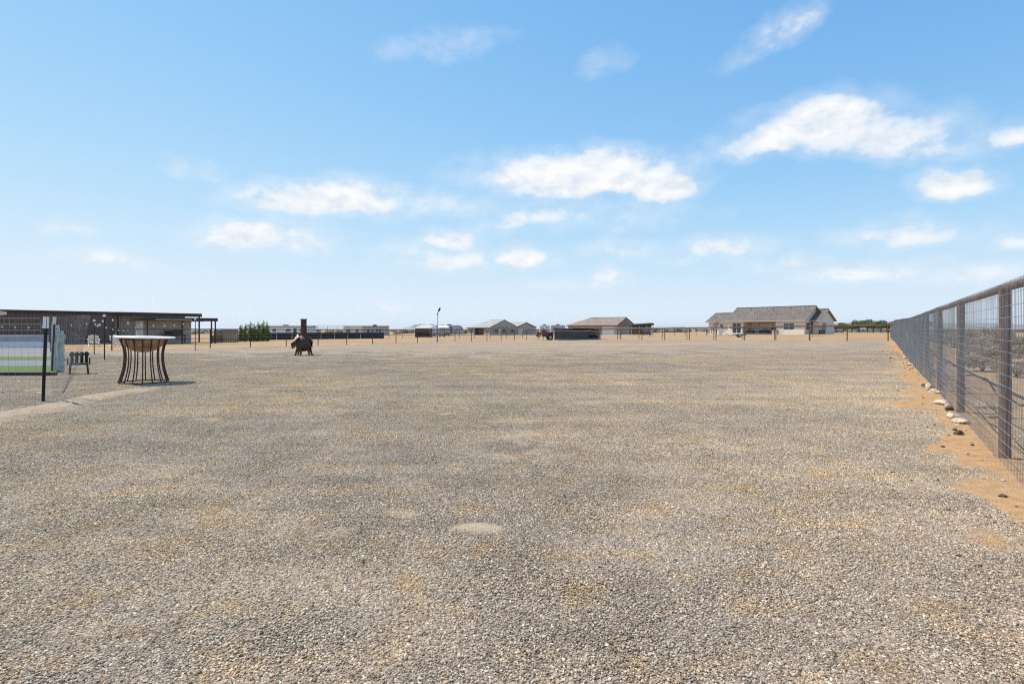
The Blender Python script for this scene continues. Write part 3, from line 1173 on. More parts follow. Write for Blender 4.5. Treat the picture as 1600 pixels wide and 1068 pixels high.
for q in (0.2, 0.42, 0.5, 0.72, 0.9):
    MB().lathe([(0.09, 0), (0.09, 0.35), (0.13, 0.36), (0.13, 0.45)], 8, LX * q, 2.9, True).build('roof_vent', M_ROOFPALE, h1, loc=(0, 0, 2.6 + 2.3 * 2.9 / 3.7 + 0.12))
gable_block(h1, -5.8, -0.45, 2.2, 8.2, 2.5, 1.5, M_STUCCO, M_TILEG, M_STUCCO2, [(-3.2, -2.4, 0.9, 1.9)], over=0.5, ox=0.4)
window(h1, -3.2, -2.4, 0.9, 1.9, 2.26, M_GLASS, split=False)
gable_block(h1, LX + 0.45, LX + 1.6, 2.2, 7.6, 2.55, 1.75, M_STUCCO, M_TILEG, M_STUCCO2, [], over=0.4, ox=0.3)
wv_ = MB().box(LX + 1.603, LX + 1.65, 3.2, 4.6, 0.8, 2.0).build('window', M_GLASS, h1)
MB().box(LX + 1.652, LX + 1.69, 3.1, 4.7, 0.68, 0.78).build('sill', M_WHITE, wv_)
wv_ = MB().box(LX + 0.003, LX + 0.05, 0.7, 1.8, 0.8, 2.0).build('window', M_GLASS, h1)
MB().box(LX + 0.052, LX + 0.09, 0.6, 1.9, 0.68, 0.78).build('sill', M_WHITE, wv_)

# the red-roofed house
e = Vector((-0.75, 0.66)).normalized()
n_ = Vector((0.66, 0.75)).normalized()
P = Vector((29.9, 150.0)) - n_ * 4.3
o, rz = house_frame(P, e, 15.4)
h2 = thing('house', 'tan house with reddish tiled roof behind the dark horse shelter', 'house', o.x, o.y, rz)
gable_block(h2, 0, 15.4, 0, 8.6, 2.7, 1.85, M_STUCCO2, M_TILER, M_TRIM, [(4.2, 5.6, 0.9, 2.0), (7.4, 8.8, 0.9, 2.0), (10.9, 14.6, -0.1, 2.3)], over=0.5, ox=0.35, hips=(1, 0))
window(h2, 4.2, 5.6, 0.9, 2.0, 0.06)
window(h2, 7.4, 8.8, 0.9, 2.0, 0.06)
gd = MB()
for i in range(4):
    gd.box(10.9, 14.6, 0.1, 0.16, -0.1 + i * 0.6, -0.1 + i * 0.6 + 0.585)
gd.build('garage_door', M_WHITE, h2)
MB().box(15.4 + 0.003, 15.4 + 0.06, 3.7, 4.9, 2.9, 3.5).build('gable_vent', M_TRIM, h2)

# the pale-roofed house in the middle
e = Vector((-0.6, 0.8))
n_ = Vector((0.8, 0.6))
pk = Vector(((787.5 - 800) / F * 208, 208.0))
P = pk - n_ * 6.2
o, rz = house_frame(P, e, 15)
h3 = thing('house', 'tan house with pale grey roof and twin gables behind the pipe fence', 'house', o.x, o.y, rz)
gable_block(h3, 0, 15, 0, 12.4, 2.75, 2.6, M_STUCCO2, M_TILEL, M_TRIM, [(1.5, 3.5, 0.8, 2.0), (5.0, 11.0, -0.3, 2.4)], over=0.6, ox=0.4, hips=(1, 0))
window(h3, 1.5, 3.5, 0.8, 2.0, 0.06)
MB().box(4.9, 11.1, 1.6, 1.8, -0.4, 2.7).build('porch_back_wall', M_SHEDRED, h3)  # brown of the shaded porch, put into the wall colour
for i, y_ in enumerate((2.2, 5.6, 9.4)):
    wv = MB().box(15.003, 15.06, y_, y_ + 1.2, 0.8, 2.0).build('window', M_GLASS, h3)
    MB().box(15.062, 15.09, y_ - 0.1, y_ + 1.3, 0.68, 0.78).build('sill', M_WHITE, wv)
MB().box(15.003, 15.08, 3.9, 5.0, -0.1, 2.1).build('door', M_WHITE, h3)
gable_block(h3, 4, 14, 12.42, 22.0, 2.75, 1.75, M_STUCCO2, M_TILEL, M_TRIM, [], over=0.3, ox=0.4)
MB().box(14.003, 14.07, 13.4, 15.6, -0.1, 2.1).build('garage_door', M_WHITE, h3)

# corner of the house at the far left
h4 = thing('house', 'beige house corner with pale eave at the left edge', 'house', -37.3, 42.0, R(44))
MB().box(-9, -0.6, 0.4, 7, -0.3, 2.45).build('wall', M_BEIGE, h4)
MB().box(-9.4, 0.0, -0.2, 7.4, 2.46, 2.62).build('eave', M_STUCCO, h4)
MB().prism([(-9.4, 2.625), (0.0, 2.625), (-1.2, 2.95), (-9.4, 3.0)], 'y', -0.25, 7.4).build('roof', M_ROOFPALE, h4)
MB().bbox(-0.75, -0.5, 0.05, 0.3, -0.3, 2.455).build('post', M_BEIGE, h4)
window(h4, -3.2, -1.8, 0.9, 2.0, 0.36)

# ------------------------------------------------------------------ barn and open shed at the left
AANG = math.atan2(AX.y, AX.x)


def ribbed(x0, x1, z0, z1, y, pitch=0.3, dep=0.03, th=0.05):
    """steel sheet with raised ribs facing -y"""
    m = MB().box(x0, x1, y, y + th, z0, z1)
    n = int((x1 - x0) / pitch)
    for i in range(n):
        x = x0 + (i + 0.5) * (x1 - x0) / n
        m.prism([(x - 0.045, y - 0.001), (x - 0.025, y - dep), (x + 0.025, y - dep), (x + 0.045, y - 0.001)], 'z', z0, z1)
    return m


bo = Vector((-41.0, 53.7))
bn = thing('barn', 'long low brown ribbed-steel barn with open bay at its right end', 'barn', bo.x, bo.y, AANG)
x = -15.0
while x < 3.0:
    x2 = min(x + 3.02, 3.12)
    ribbed(x, x2 - 0.01, -0.3, 2.95, 0).build('wall_panel', M_BARN, bn)
    x = x2
for xa, xb in ((3.16, 5.6), (5.61, 8.1), (8.11, 10.6)):
    ribbed(xa, xb, -0.3, 2.9, 1.4).build('wall_panel', M_BARN2, bn)
MB().box(3.12, 3.15, 0.06, 1.39, -0.3, 2.9).build('bay_side', M_BARN, bn)
ribbed(-9.6, -1.5, -0.3, 2.9, 10.2).build('wall_panel', M_BARN, bn)
MB().box(10.55, 10.6, 1.46, 9.5, -0.3, 2.85).build('end_wall', M_BARN2, bn)
rf = MB().add([(-15.4, -0.35, 2.96), (11.5, -0.35, 2.96), (11.5, 10.5, 2.7), (-15.4, 10.5, 2.7), (-15.4, -0.35, 3.06), (11.5, -0.35, 3.06), (11.5, 10.5, 2.8), (-15.4, 10.5, 2.8)],
              [(0, 3, 2, 1), (4, 5, 6, 7), (0, 1, 5, 4), (1, 2, 6, 5), (2, 3, 7, 6), (3, 0, 4, 7)]).build('roof', M_FASCIA, bn)
MB().box(-15.4, 3.1, -0.4, -0.353, 2.9, 3.1).build('fascia', M_FASCIA, rf)
MB().box(3.102, 11.5, -0.42, -0.353, 2.74, 3.11).build('fascia', M_FASCIA, rf)
for x in (3.3, 7.2, 11.3):
    MB().box(x - 0.06, x + 0.06, -0.28, -0.16, -0.3, 2.958).build('post', M_BLACKPIPE, bn)

so = Vector((-34.1, 53.0))
sh = thing('open_shed', 'flat-roofed open shed with corrugated back wall in front of the barn', 'shed', so.x, so.y, AANG)
for xa, xb in ((0.05, 1.75), (1.76, 3.5), (3.51, 5.2)):
    ribbed(xa, xb, -0.2, 2.22, 2.0, 0.2).build('wall_panel', M_SHEDWALL, sh)
MB().box(0.0, 0.04, 0.6, 2.0, -0.2, 2.2).build('end_wall', M_SHEDWALL, sh)
MB().add([(-0.35, -0.3, 2.36), (6.6, -0.3, 2.36), (6.6, 2.5, 2.2), (-0.35, 2.5, 2.2), (-0.35, -0.3, 2.5), (6.6, -0.3, 2.5), (6.6, 2.5, 2.32), (-0.35, 2.5, 2.32)],
         [(0, 3, 2, 1), (4, 5, 6, 7), (0, 1, 5, 4), (1, 2, 6, 5), (2, 3, 7, 6), (3, 0, 4, 7)]).build('roof', M_FASCIA, sh)
MB().box(-0.4, 6.65, -0.36, -0.303, 2.2, 2.53).build('fascia', M_FASCIA, sh)
MB().box(0.7, 4.0, -0.39, -0.363, 2.3, 2.37).build('roof_trim', M_ROOFPALE, sh)
for x in (0.05, 3.2, 6.1, 6.5):
    MB().box(x - 0.05, x + 0.05, -0.2, -0.1, -0.2, 2.358).build('post', M_BLACKPIPE, sh)
for z in (0.45, 0.9):
    MB().tube([(0.1, -0.15, z), (6.45, -0.15, z)], 0.025, 6).build('rail', M_BLACKPIPE, sh)
wb = thing('workbench', 'dark workbench with red board inside the open shed', 'workbench', *(so + AX * 3.2 + AN * 1.2), AANG)
MB().bbox(-1.1, 0.9, -0.3, 0.3, 0.8, 0.87).build('top', M_BLACKPIPE, wb)
for x in (-1.05, 0.8):
    for y in (-0.26, 0.2):
        MB().box(x, x + 0.07, y, y + 0.07, 0, 0.8).build('leg', M_BLACKPIPE, wb)
MB().bbox(-0.2, 0.85, 0.22, 0.26, 0.872, 1.35).build('back_board', M_SHEDRED, wb)
MB().bbox(-1.0, -0.3, -0.1, 0.2, 0.872, 1.25, 0.05).build('tool_chest', M_BLACK, wb)

# ------------------------------------------------------------------ fences
def z3(p, h=0.0):
    return Vector((p.x, p.y, T(p.x, p.y) + h))


def pipe_fence(name, label, p, q, step, off, m, h=1.34, r=0.035, rails=(1.0,), wires=(), mrail=None, post_shift=0.0):
    L = (q - p).length
    d = (q - p) / L
    f = thing(name, label, 'fence', p.x, p.y)
    base = f.location.copy()
    ss = []
    s = off
    while s < L + 0.01:
        ss.append(s)
        s += step
    pm = {}
    for s in ss:
        w = p + d * s
        hh = h + random.uniform(-0.015, 0.02)
        mb = MB().tube([(0, 0, -0.3), (random.uniform(-0.012, 0.012), random.uniform(-0.012, 0.012), hh + 0.02)], r, 8)
        o = mb.build('post', m, f, True)
        o.location = z3(w) - base
    pts = [0.0] + ss + [L]
    for a, b in zip(pts[:-1], pts[1:]):
        if b - a < 0.05:
            continue
        for rh in rails:
            A, B = z3(p + d * a, h * rh) - base, z3(p + d * b, h * rh) - base
            MB().tube([A, B], r * 0.85, 8).build('rail', mrail or m, f, True)
    if wires:
        segs = []
        for a, b in zip(pts[:-1], pts[1:]):
            if b - a < 0.05:
                continue
            for wh in wires:
                segs.append((z3(p + d * a, wh) - base, z3(p + d * b, wh) - base))
        wv, wf = wire_segments(segs, 0.004)
        tag(link('wire', fast_mesh('wire', wv, wf), M_GALV, f), kind='stuff')
    return f


pipe_fence('pipe_fence', 'dark pipe fence with single top rail along the far left side of the yard', CORNER, CORNER - AX * 66, 3.05, 0.7, M_BLACKPIPE, wires=(0.25, 0.5, 0.75, 1.0))
BD = (RCORNER - CORNER).normalized()
BL = (RCORNER - CORNER).length
BN = Vector((-BD.y, BD.x))
pipe_fence('pipe_fence', 'brown pipe fence closing the far right end of the yard', CORNER, RCORNER, 3.1, 1.5, M_RUST, wires=(0.25, 0.5, 0.75, 1.0), r=0.045)
pipe_fence('pipe_fence', 'second brown pipe fence just behind the far right fence', CORNER + BD * 8 + BN * 1.6, RCORNER + BN * 1.6 - BD * 2.2, 3.25, 0.9, M_RUST, r=0.04, h=1.28)
pipe_fence('pipe_fence', 'low dark pipe fence crossing the dry field before the pale-roofed house', Vector((-23.0, 105.0)), Vector((4.4, 92.0)), 3.0, 0.4, M_BLACKPIPE, h=1.15, rails=(1.0, 0.5))
pipe_fence('pipe_fence', 'pale pipe fence beside the garage of the red-roofed house', Vector((11.6, 88.0)), Vector((25.5, 84.0)), 4.8, 0.2, M_PALEPIPE, h=1.5, rails=(1.0,))
pipe_fence('pipe_fence', 'distant brown pipe fence in front of the mesquite trees', Vector((37.5, 71.0)), Vector((62, 112)), 5.0, 0.5, M_RUST, h=1.3)
pipe_fence('pipe_fence', 'thin dark pipe fence in the brush left of the cream house', Vector((22, 92)), Vector((39, 110)), 4.2, 0.5, M_BLACKPIPE, h=1.2, rails=(1.0, 0.6))

# wire mesh fence on the right
FH = 1.68
rf_ = thing('mesh_fence', 'tall galvanised wire mesh fence on rusty pipe posts along the right', 'fence', *right_fence(1.0))
base = rf_.location.copy()
INN = Vector((-AX.y, AX.x))           # towards the yard
ds = [2.43 + 2.98 * i + (random.uniform(-0.06, 0.06) if i != 1 else 0) for i in range(21)]
for d in ds:
    w = right_fence(d)
    MB().tube([(0, 0, -0.3), (random.uniform(-0.006, 0.006), random.uniform(-0.006, 0.006), 0.9), (random.uniform(-0.012, 0.012), random.uniform(-0.012, 0.012), FH - 0.02)], 0.048, 12).build('post', M_RUST, rf_, True, loc=z3(w) - base)
prev = -0.55
for d in ds:
    A, B = z3(right_fence(prev), FH - 0.045) - base, z3(right_fence(d), FH - 0.045) - base
    MB().tube([A, A.lerp(B, 0.5) + Vector((0, 0, random.uniform(-0.012, 0.004))), B], 0.036, 10).build('top_rail', M_RUST, rf_, True)
    prev = d
cb = []
for i in range(40):
    d = 0.5 + i * 0.5
    sag = 0.05 * math.sin(i * 1.1) + 0.03 * math.sin(i * 2.7)
    cb.append(z3(right_fence(d) - INN * 0.03, 0.62 + sag) - base)
MB().tube(cb, 0.009, 5).build('brace_cable', M_BLACK, rf_, True)
cb = [z3(right_fence(0.5 + i * 0.6) - INN * 0.05, 0.2 + 0.03 * math.sin(i * 1.7)) - base for i in range(30)]
MB().tube(cb, 0.006, 5).build('brace_cable', M_BLACK, rf_, True)
ul = math.hypot(1, 0.647)
prev = -0.55
for d in ds:
    segs = []
    ph = random.uniform(0, 6)

    def wob(s, z):
        return INN * (0.066 + 0.008 * math.sin(s * 2.1 + ph) * math.sin(z * 2.2 + ph))
    n = int(round((d - prev) * ul / 0.06))
    zs = [0.02 + (FH - 0.04) * k / 4 for k in range(5)]
    for i in range(n):
        dd = prev + (d - prev) * (i + 0.5 + random.uniform(-0.08, 0.08)) / n
        lean = random.uniform(-0.004, 0.004)
        for a, b in zip(zs[:-1], zs[1:]):
            A = right_fence(dd) + wob(dd, a) + AX * lean * a
            B = right_fence(dd) + wob(dd, b) + AX * lean * b
            segs.append((z3(A, a) - base, z3(B, b) - base))
    cuts = np.linspace(prev, d, 5)
    for k in range(17):
        z = 0.03 + k * 0.1012
        for a, b in zip(cuts[:-1], cuts[1:]):
            segs.append((z3(right_fence(a) + wob(a, z), z) - base, z3(right_fence(b) + wob(b, z), z) - base))
    wv, wf = wire_segments(segs, 0.0021)
    tag(link('wire_mesh', fast_mesh('wire_mesh', wv, wf), M_GALV, rf_), kind='stuff')
    prev = d

# wire fence on the left with its studded posts
def t_post(parent, h, name='post', lean=(0, 0)):
    m = MB()
    m.box(-0.022, 0.022, -0.004, 0.004, -0.3, h).box(-0.004, 0.004, 0.0042, 0.042, -0.3, h)
    p = m.build(name, M_BLACK, parent)
    s = MB()
    for i in range(int(h / 0.055)):
        z = 0.1 + i * 0.055
        if z < h - 0.03:
            s.box(-0.009, 0.022, -0.020, -0.0042, z, z + 0.024)
            s.box(0.0222, 0.034, -0.010, 0.0042, z, z + 0.024)
    tag(s.build('studs', M_BLACK, p), kind='stuff')
    t = MB().box(-0.027, 0.027, -0.024, -0.0205, h * 0.865, h).box(-0.0345, -0.0225, -0.02, 0.02, h * 0.865, h).box(0.0345, 0.039, -0.02, 0.02, h * 0.865, h)
    t.build('white_tip', M_WHITE, p)
    p.rotation_euler = (lean[0], lean[1], 0)
    return p


lp = Vector((-7.97, 9.66))
lf = thing('wire_fence', 'black studded post with white tip holding a loose welded-wire fence at left', 'fence', lp.x, lp.y)
base = lf.location.copy()
t_post(lf, 1.45, lean=(0, R(2.2)))
lq = Vector((-11.6, 8.9))
pp = t_post(lf, 1.45)
pp.location = z3(lq) - base
d = (lq - lp)
segs = []
n = 40
for i in range(n + 1):
    w = lp + d * (i / n)
    for k in range(7):
        a, b = 0.02 + k * 0.2, 0.02 + (k + 1) * 0.2
        o1 = 0.02 * math.sin(i * 0.5 + a * 3)
        o2 = 0.02 * math.sin(i * 0.5 + b * 3)
        segs.append((z3(w + Vector((0, -0.03 + o1)), a) - base, z3(w + Vector((0, -0.03 + o2)), b) - base))
for k in range(15):
    z = 0.02 + k * 0.1
    for i in range(n):
        o1 = 0.02 * math.sin(i * 0.5 + z * 3)
        o2 = 0.02 * math.sin((i + 1) * 0.5 + z * 3)
        segs.append((z3(lp + d * (i / n) + Vector((0, -0.03 + o1)), z) - base, z3(lp + d * ((i + 1) / n) + Vector((0, -0.03 + o2)), z) - base))
wv, wf = wire_segments(segs, 0.0016)
tag(link('wire_mesh', fast_mesh('wire_mesh', wv, wf), M_GALV, lf), kind='stuff')
# the free end of the mesh, pulled round and hanging off the post


def flap(u, v):
    """u across, v from top (0) to bottom (1)"""
    left = Vector((-7.93 + 0.05 * v, 9.75, 1.44 * (1 - v) + 0.05 * v))
    rx = -7.45 - 0.30 * v ** 1.8 - 0.02 * math.sin(v * 7)
    right = Vector((rx, 10.05 - 0.2 * v, 1.42 * (1 - v) + 0.08 * v))
    q = left.lerp(right, u)
    q.y += 0.16 * math.sin(u * math.pi) * (1 - 0.6 * v)
    q.z += 0.05 * math.sin(u * math.pi * 0.5)
    return q - Vector((0, 0, 0)) - base + Vector((0, 0, base.z))


segs = []
for i in range(21):
    for k in range(12):
        segs.append((flap(i / 20, k / 12), flap(i / 20, (k + 1) / 12)))
for k in range(36):
    for i in range(8):
        segs.append((flap(i / 8, k / 35), flap((i + 1) / 8, k / 35)))
wv, wf = wire_segments(segs, 0.0015)
tag(link('mesh_flap', fast_mesh('mesh_flap', wv, wf), M_GALV, lf), kind='stuff')

# grey picket panel and second post
pk_ = thing('picket_panel', 'pale grey weathered picket panel leaning beside a dark post', 'panel', -13.0, 16.3, R(-20))
for i, (x, w_, h) in enumerate([(-0.2, 0.17, 1.48), (0.0, 0.12, 1.36), (0.17, 0.15, 1.2)]):
    b_ = MB().prism([(x - w_ / 2, -0.05), (x + w_ / 2, -0.05), (x + w_ / 2 * 0.96, h - 0.12), (x + w_ / 4, h - 0.02), (x, h), (x - w_ / 4, h - 0.02), (x - w_ / 2, h - 0.14)], 'y', -0.015, 0.015)
    b_.build('picket', M_GREYPLASTIC, pk_)
MB().bbox(-0.3, 0.26, 0.017, 0.05, 0.35, 0.43).build('cross_rail', M_GREYPLASTIC, pk_)
MB().bbox(-0.3, 0.26, 0.017, 0.05, 1.0, 1.08).build('cross_rail', M_GREYPLASTIC, pk_)
p2 = thing('fence_post', 'leaning black studded post with white tip before the grey pickets', 'post', -12.95, 16.0)
t_post(p2, 1.6, lean=(0, R(3)))

# small black chair by the panel
ch = thing('patio_chair', 'low black patio chair standing on gravel beside the grey pickets', 'chair', -11.95, 15.7, R(35))
ch.scale = (0.8, 0.8, 1.0)
MB().bbox(-0.26, 0.26, -0.24, 0.24, 0.27, 0.32, 0.02).build('seat', M_BLACK, ch)
for x in (-0.23, 0.23):
    for y in (-0.2, 0.2):
        MB().tube([(x, y, 0.27), (x * 1.12, y * 1.15, 0.0)], 0.025, 6).build('leg', M_BLACK, ch)
for x in (-0.2, -0.07, 0.07, 0.2):
    MB().bbox(x - 0.045, x + 0.045, 0.2, 0.235, 0.321, 0.62, 0.01).build('back_slat', M_BLACK, ch)
MB().bbox(-0.28, 0.28, 0.236, 0.26, 0.52, 0.58, 0.008).build('back_rail', M_BLACK, ch)
for x in (-0.3, 0.3):
    MB().bbox(x - 0.035, x + 0.035, -0.22, 0.22, 0.44, 0.47, 0.01).build('armrest', M_WOOD, ch)
    MB().box(x - 0.02, x + 0.02, -0.18, -0.14, 0.28, 0.4398).build('arm_post', M_BLACK, ch)

# ------------------------------------------------------------------ fire table
ft = thing('fire_table', 'round fire-pit table with white rim, copper bowl and curved dark bars', 'fire table', (225 - 800) / F * 13.1, 13.1, z=T(-8.5, 13.1) + 0.012)
ft.scale = (0.84, 0.84, 1.0)
rm = MB()
rm.lathe([(0.40, 1.015), (0.70, 1.02), (0.725, 1.03), (0.725, 1.045), (0.71, 1.055), (0.42, 1.055), (0.40, 1.045), (0.40, 1.015)], 48, cap=False)
ro = rm.build('rim', M_STONETOP, ft, True)
ro.rotation_euler = (0, R(1.6), 0)
bp_ = []
for i in range(11):
    a = i / 10 * math.pi / 2
    bp_.append((0.50 * math.sin(a), 1.0 - 0.31 * math.cos(a)))
inner = [(max(0.0, r - 0.02), z + 0.012) for r, z in bp_][::-1]
MB().lathe([(0.02, bp_[0][1])] + bp_[1:] + inner[:-1] + [(0.02, bp_[0][1] + 0.014)], 40, cap=True).build('bowl', M_BOWL, ft, True)
MB().lathe([(0.0, 0.80), (0.33, 0.80), (0.33, 0.83), (0.0, 0.835)], 24, cap=False).build('ash_bed', M_PANEL, ft, True)
NB = 16
for k in range(NB):
    a = 2 * math.pi * (k + 0.3) / NB
    pts = []
    for i in range(13):
        t = i / 12
        z = 0.02 + t * 0.99
        r = 0.455 + 0.135 * ((t - 0.6) / 0.6) ** 2 * (1 if t < 0.6 else 1.85)
        pts.append((r * math.cos(a), r * math.sin(a), z))
    MB().tube(pts, 0.0155, 6).build('bar', M_BRONZE, ft, True)
rp = [(0.585 * math.cos(2 * math.pi * k / 40), 0.585 * math.sin(2 * math.pi * k / 40), 0.015) for k in range(41)]
MB().tube(rp, 0.012, 6, False).build('base_ring', M_BRONZE, ft, True)
rp = [(0.54 * math.cos(2 * math.pi * k / 40), 0.54 * math.sin(2 * math.pi * k / 40), 0.995) for k in range(41)]
MB().tube(rp, 0.012, 6, False).build('top_ring', M_BRONZE, ft, True)

# ------------------------------------------------------------------ chiminea
cm = thing('chiminea', 'rusty steel chiminea with tall square flue, hooded mouth and splayed feet', 'chiminea', (474.5 - 800) / F * 28.1, 28.1, R(20))
prof = [(0.05, 0.20), (0.22, 0.24), (0.34, 0.36), (0.40, 0.52), (0.40, 0.66), (0.34, 0.80), (0.24, 0.90), (0.155, 0.97)]
MB().lathe(prof, 14).build('belly', M_RUSTSTEEL, cm, True)
MB().lathe([(0.16, 0.96), (0.15, 1.1), (0.135, 1.74), (0.16, 1.75), (0.16, 1.80), (0.125, 1.80), (0.12, 1.2)], 8, cap=False).build('flue', M_RUSTSTEEL, cm, True)
# hood over the mouth, facing left
hd = MB().add([(-0.55, -0.26, 0.64), (-0.55, 0.26, 0.64), (-0.2, 0.28, 0.93), (-0.2, -0.28, 0.93), (-0.60, -0.24, 0.59), (-0.60, 0.24, 0.59), (-0.2, 0.26, 0.90), (-0.2, -0.26, 0.90), (-0.28, 0, 1.07), (-0.28, 0, 1.03)],
              [(0, 1, 8), (1, 2, 8), (0, 8, 3), (2, 3, 8), (5, 4, 9), (6, 5, 9), (4, 7, 9), (7, 6, 9), (0, 4, 5, 1), (1, 5, 6, 2), (2, 6, 7, 3), (3, 7, 4, 0)])
hd.build('hood', M_HOOD, cm)
MB().add([(-0.60, -0.22, 0.60), (-0.60, -0.19, 0.60), (-0.54, -0.20, 0.34), (-0.54, -0.18, 0.34), (-0.40, -0.22, 0.40), (-0.40, -0.19, 0.40), (-0.3, -0.25, 0.8), (-0.3, -0.22, 0.8)],
         [(0, 2, 4, 6), (1, 7, 5, 3), (0, 1, 3, 2), (2, 3, 5, 4), (4, 5, 7, 6), (6, 7, 1, 0)]).build('hood_cheek', M_RUSTSTEEL, cm)
MB().add([(-0.60, 0.22, 0.60), (-0.60, 0.19, 0.60), (-0.54, 0.20, 0.34), (-0.54, 0.18, 0.34), (-0.40, 0.22, 0.40), (-0.40, 0.19, 0.40), (-0.3, 0.25, 0.8), (-0.3, 0.22, 0.8)],
         [(6, 4, 2, 0), (3, 5, 7, 1), (0, 1, 3, 2), (2, 3, 5, 4), (4, 5, 7, 6), (6, 7, 1, 0)]).build('hood_cheek', M_RUSTSTEEL, cm)
MB().add([(0.16, -0.24, 0.96), (0.46, -0.26, 0.72), (0.46, 0.22, 0.72), (0.16, 0.22, 0.96), (0.16, -0.22, 0.93), (0.44, -0.24, 0.69), (0.44, 0.2, 0.69), (0.16, 0.2, 0.93)],
         [(0, 1, 2, 3), (7, 6, 5, 4), (0, 4, 5, 1), (1, 5, 6, 2), (2, 6, 7, 3), (3, 7, 4, 0)]).build('shoulder_plate', M_HOOD, cm)
MB().add([(0.40, -0.26, 0.70), (0.43, -0.26, 0.70), (0.36, -0.2, 0.3), (0.39, -0.2, 0.3), (0.36, 0.2, 0.3), (0.39, 0.2, 0.3), (0.40, 0.22, 0.70), (0.43, 0.22, 0.70)],
         [(0, 2, 4, 6), (1, 7, 5, 3), (0, 1, 3, 2), (2, 3, 5, 4), (4, 5, 7, 6), (6, 7, 1, 0)]).build('back_plate', M_RUSTSTEEL, cm)
for a in (200, 250, 310, 20, 130):
    c, s = math.cos(R(a)), math.sin(R(a))
    MB().tube([(0.26 * c, 0.26 * s, 0.42), (0.34 * c, 0.34 * s, 0.24), (0.40 * c, 0.40 * s, 0.06), (0.47 * c, 0.47 * s, 0.0)], [0.065, 0.055, 0.04, 0.045], 6).build('foot', M_RUSTSTEEL, cm)

# ------------------------------------------------------------------ string lights
def light_post(label, x, y, h):
    t = thing('light_post', label, 'post', x, y, group='string light posts')
    MB().tube([(0, 0, -0.2), (0.01, 0, h)], 0.022, 8).build('pole', M_BLACK, t, True)
    MB().lathe([(0.0, h - 0.02), (0.045, h), (0.06, h + 0.035), (0.045, h + 0.075), (0.0, h + 0.09)], 10, cap=False).build('cap_light', M_BULB, t, True)
    MB().lathe([(0.07, 0), (0.07, 0.02), (0.03, 0.05)], 10).build('foot', M_BLACK, t, True)
    return t


lpA = at(163, 561)
lpB = at(147, 552)
light_post('tall thin black pole with globe top left of the fire table', lpA[0], lpA[1], 1.78)
light_post('shorter thin black pole with globe top before the barn', lpB[0], lpB[1], 1.68)
lpC = (-19.6, 35.2)
lpD = (-33.5, 33.0)
light_post('far thin black pole by the pipe fence right of the white chairs', lpC[0], lpC[1], 1.9)
light_post('thin black pole with globe top behind the low wall at left', lpD[0], lpD[1], 2.0)


def string_light(label, P, Q, n, sag):
    t = thing('string_lights', label, 'string lights', P[0], P[1])
    b0 = t.location.copy()
    pts = []
    for i in range(25):
        u = i / 24
        p_ = Vector(P).lerp(Vector(Q), u)
        p_.z -= sag * 4 * u * (1 - u)
        pts.append(p_ - b0)
    MB().tube(pts, 0.006, 5).build('cable', M_BLACK, t)
    proto = None
    for i in range(n):
        u = (i + 0.5) / n
        p_ = Vector(P).lerp(Vector(Q), u)
        p_.z -= sag * 4 * u * (1 - u)
        if proto is None:
            proto = MB().lathe([(0.0, -0.115), (0.024, -0.105), (0.034, -0.075), (0.024, -0.04), (0.015, -0.025), (0.015, 0.0)], 8, cap=False).mesh('bulb')
            proto.materials.append(M_BULB)
            proto.polygons.foreach_set('use_smooth', [True] * len(proto.polygons))
        o = bpy.data.objects.new('bulb', proto)
        COL.objects.link(o)
        o.parent = t
        o.location = p_ - b0


def top(p, h):
    return (p[0], p[1], T(p[0], p[1]) + h)


string_light('string of globe bulbs from the tall pole to the shorter pole', top(lpA, 1.78), top(lpB, 1.66), 4, 0.22)
string_light('string of globe bulbs from the shorter pole towards the barn corner', top(lpB, 1.66), (-37.5, 58.5, 2.35), 12, 0.75)
string_light('string of globe bulbs running left above the low wall', top(lpB, 1.66), top(lpD, 2.0), 12, 0.35)
string_light('string of globe bulbs from the tall pole back to the far pole', top(lpA, 1.78), top(lpC, 1.9), 8, 0.3)

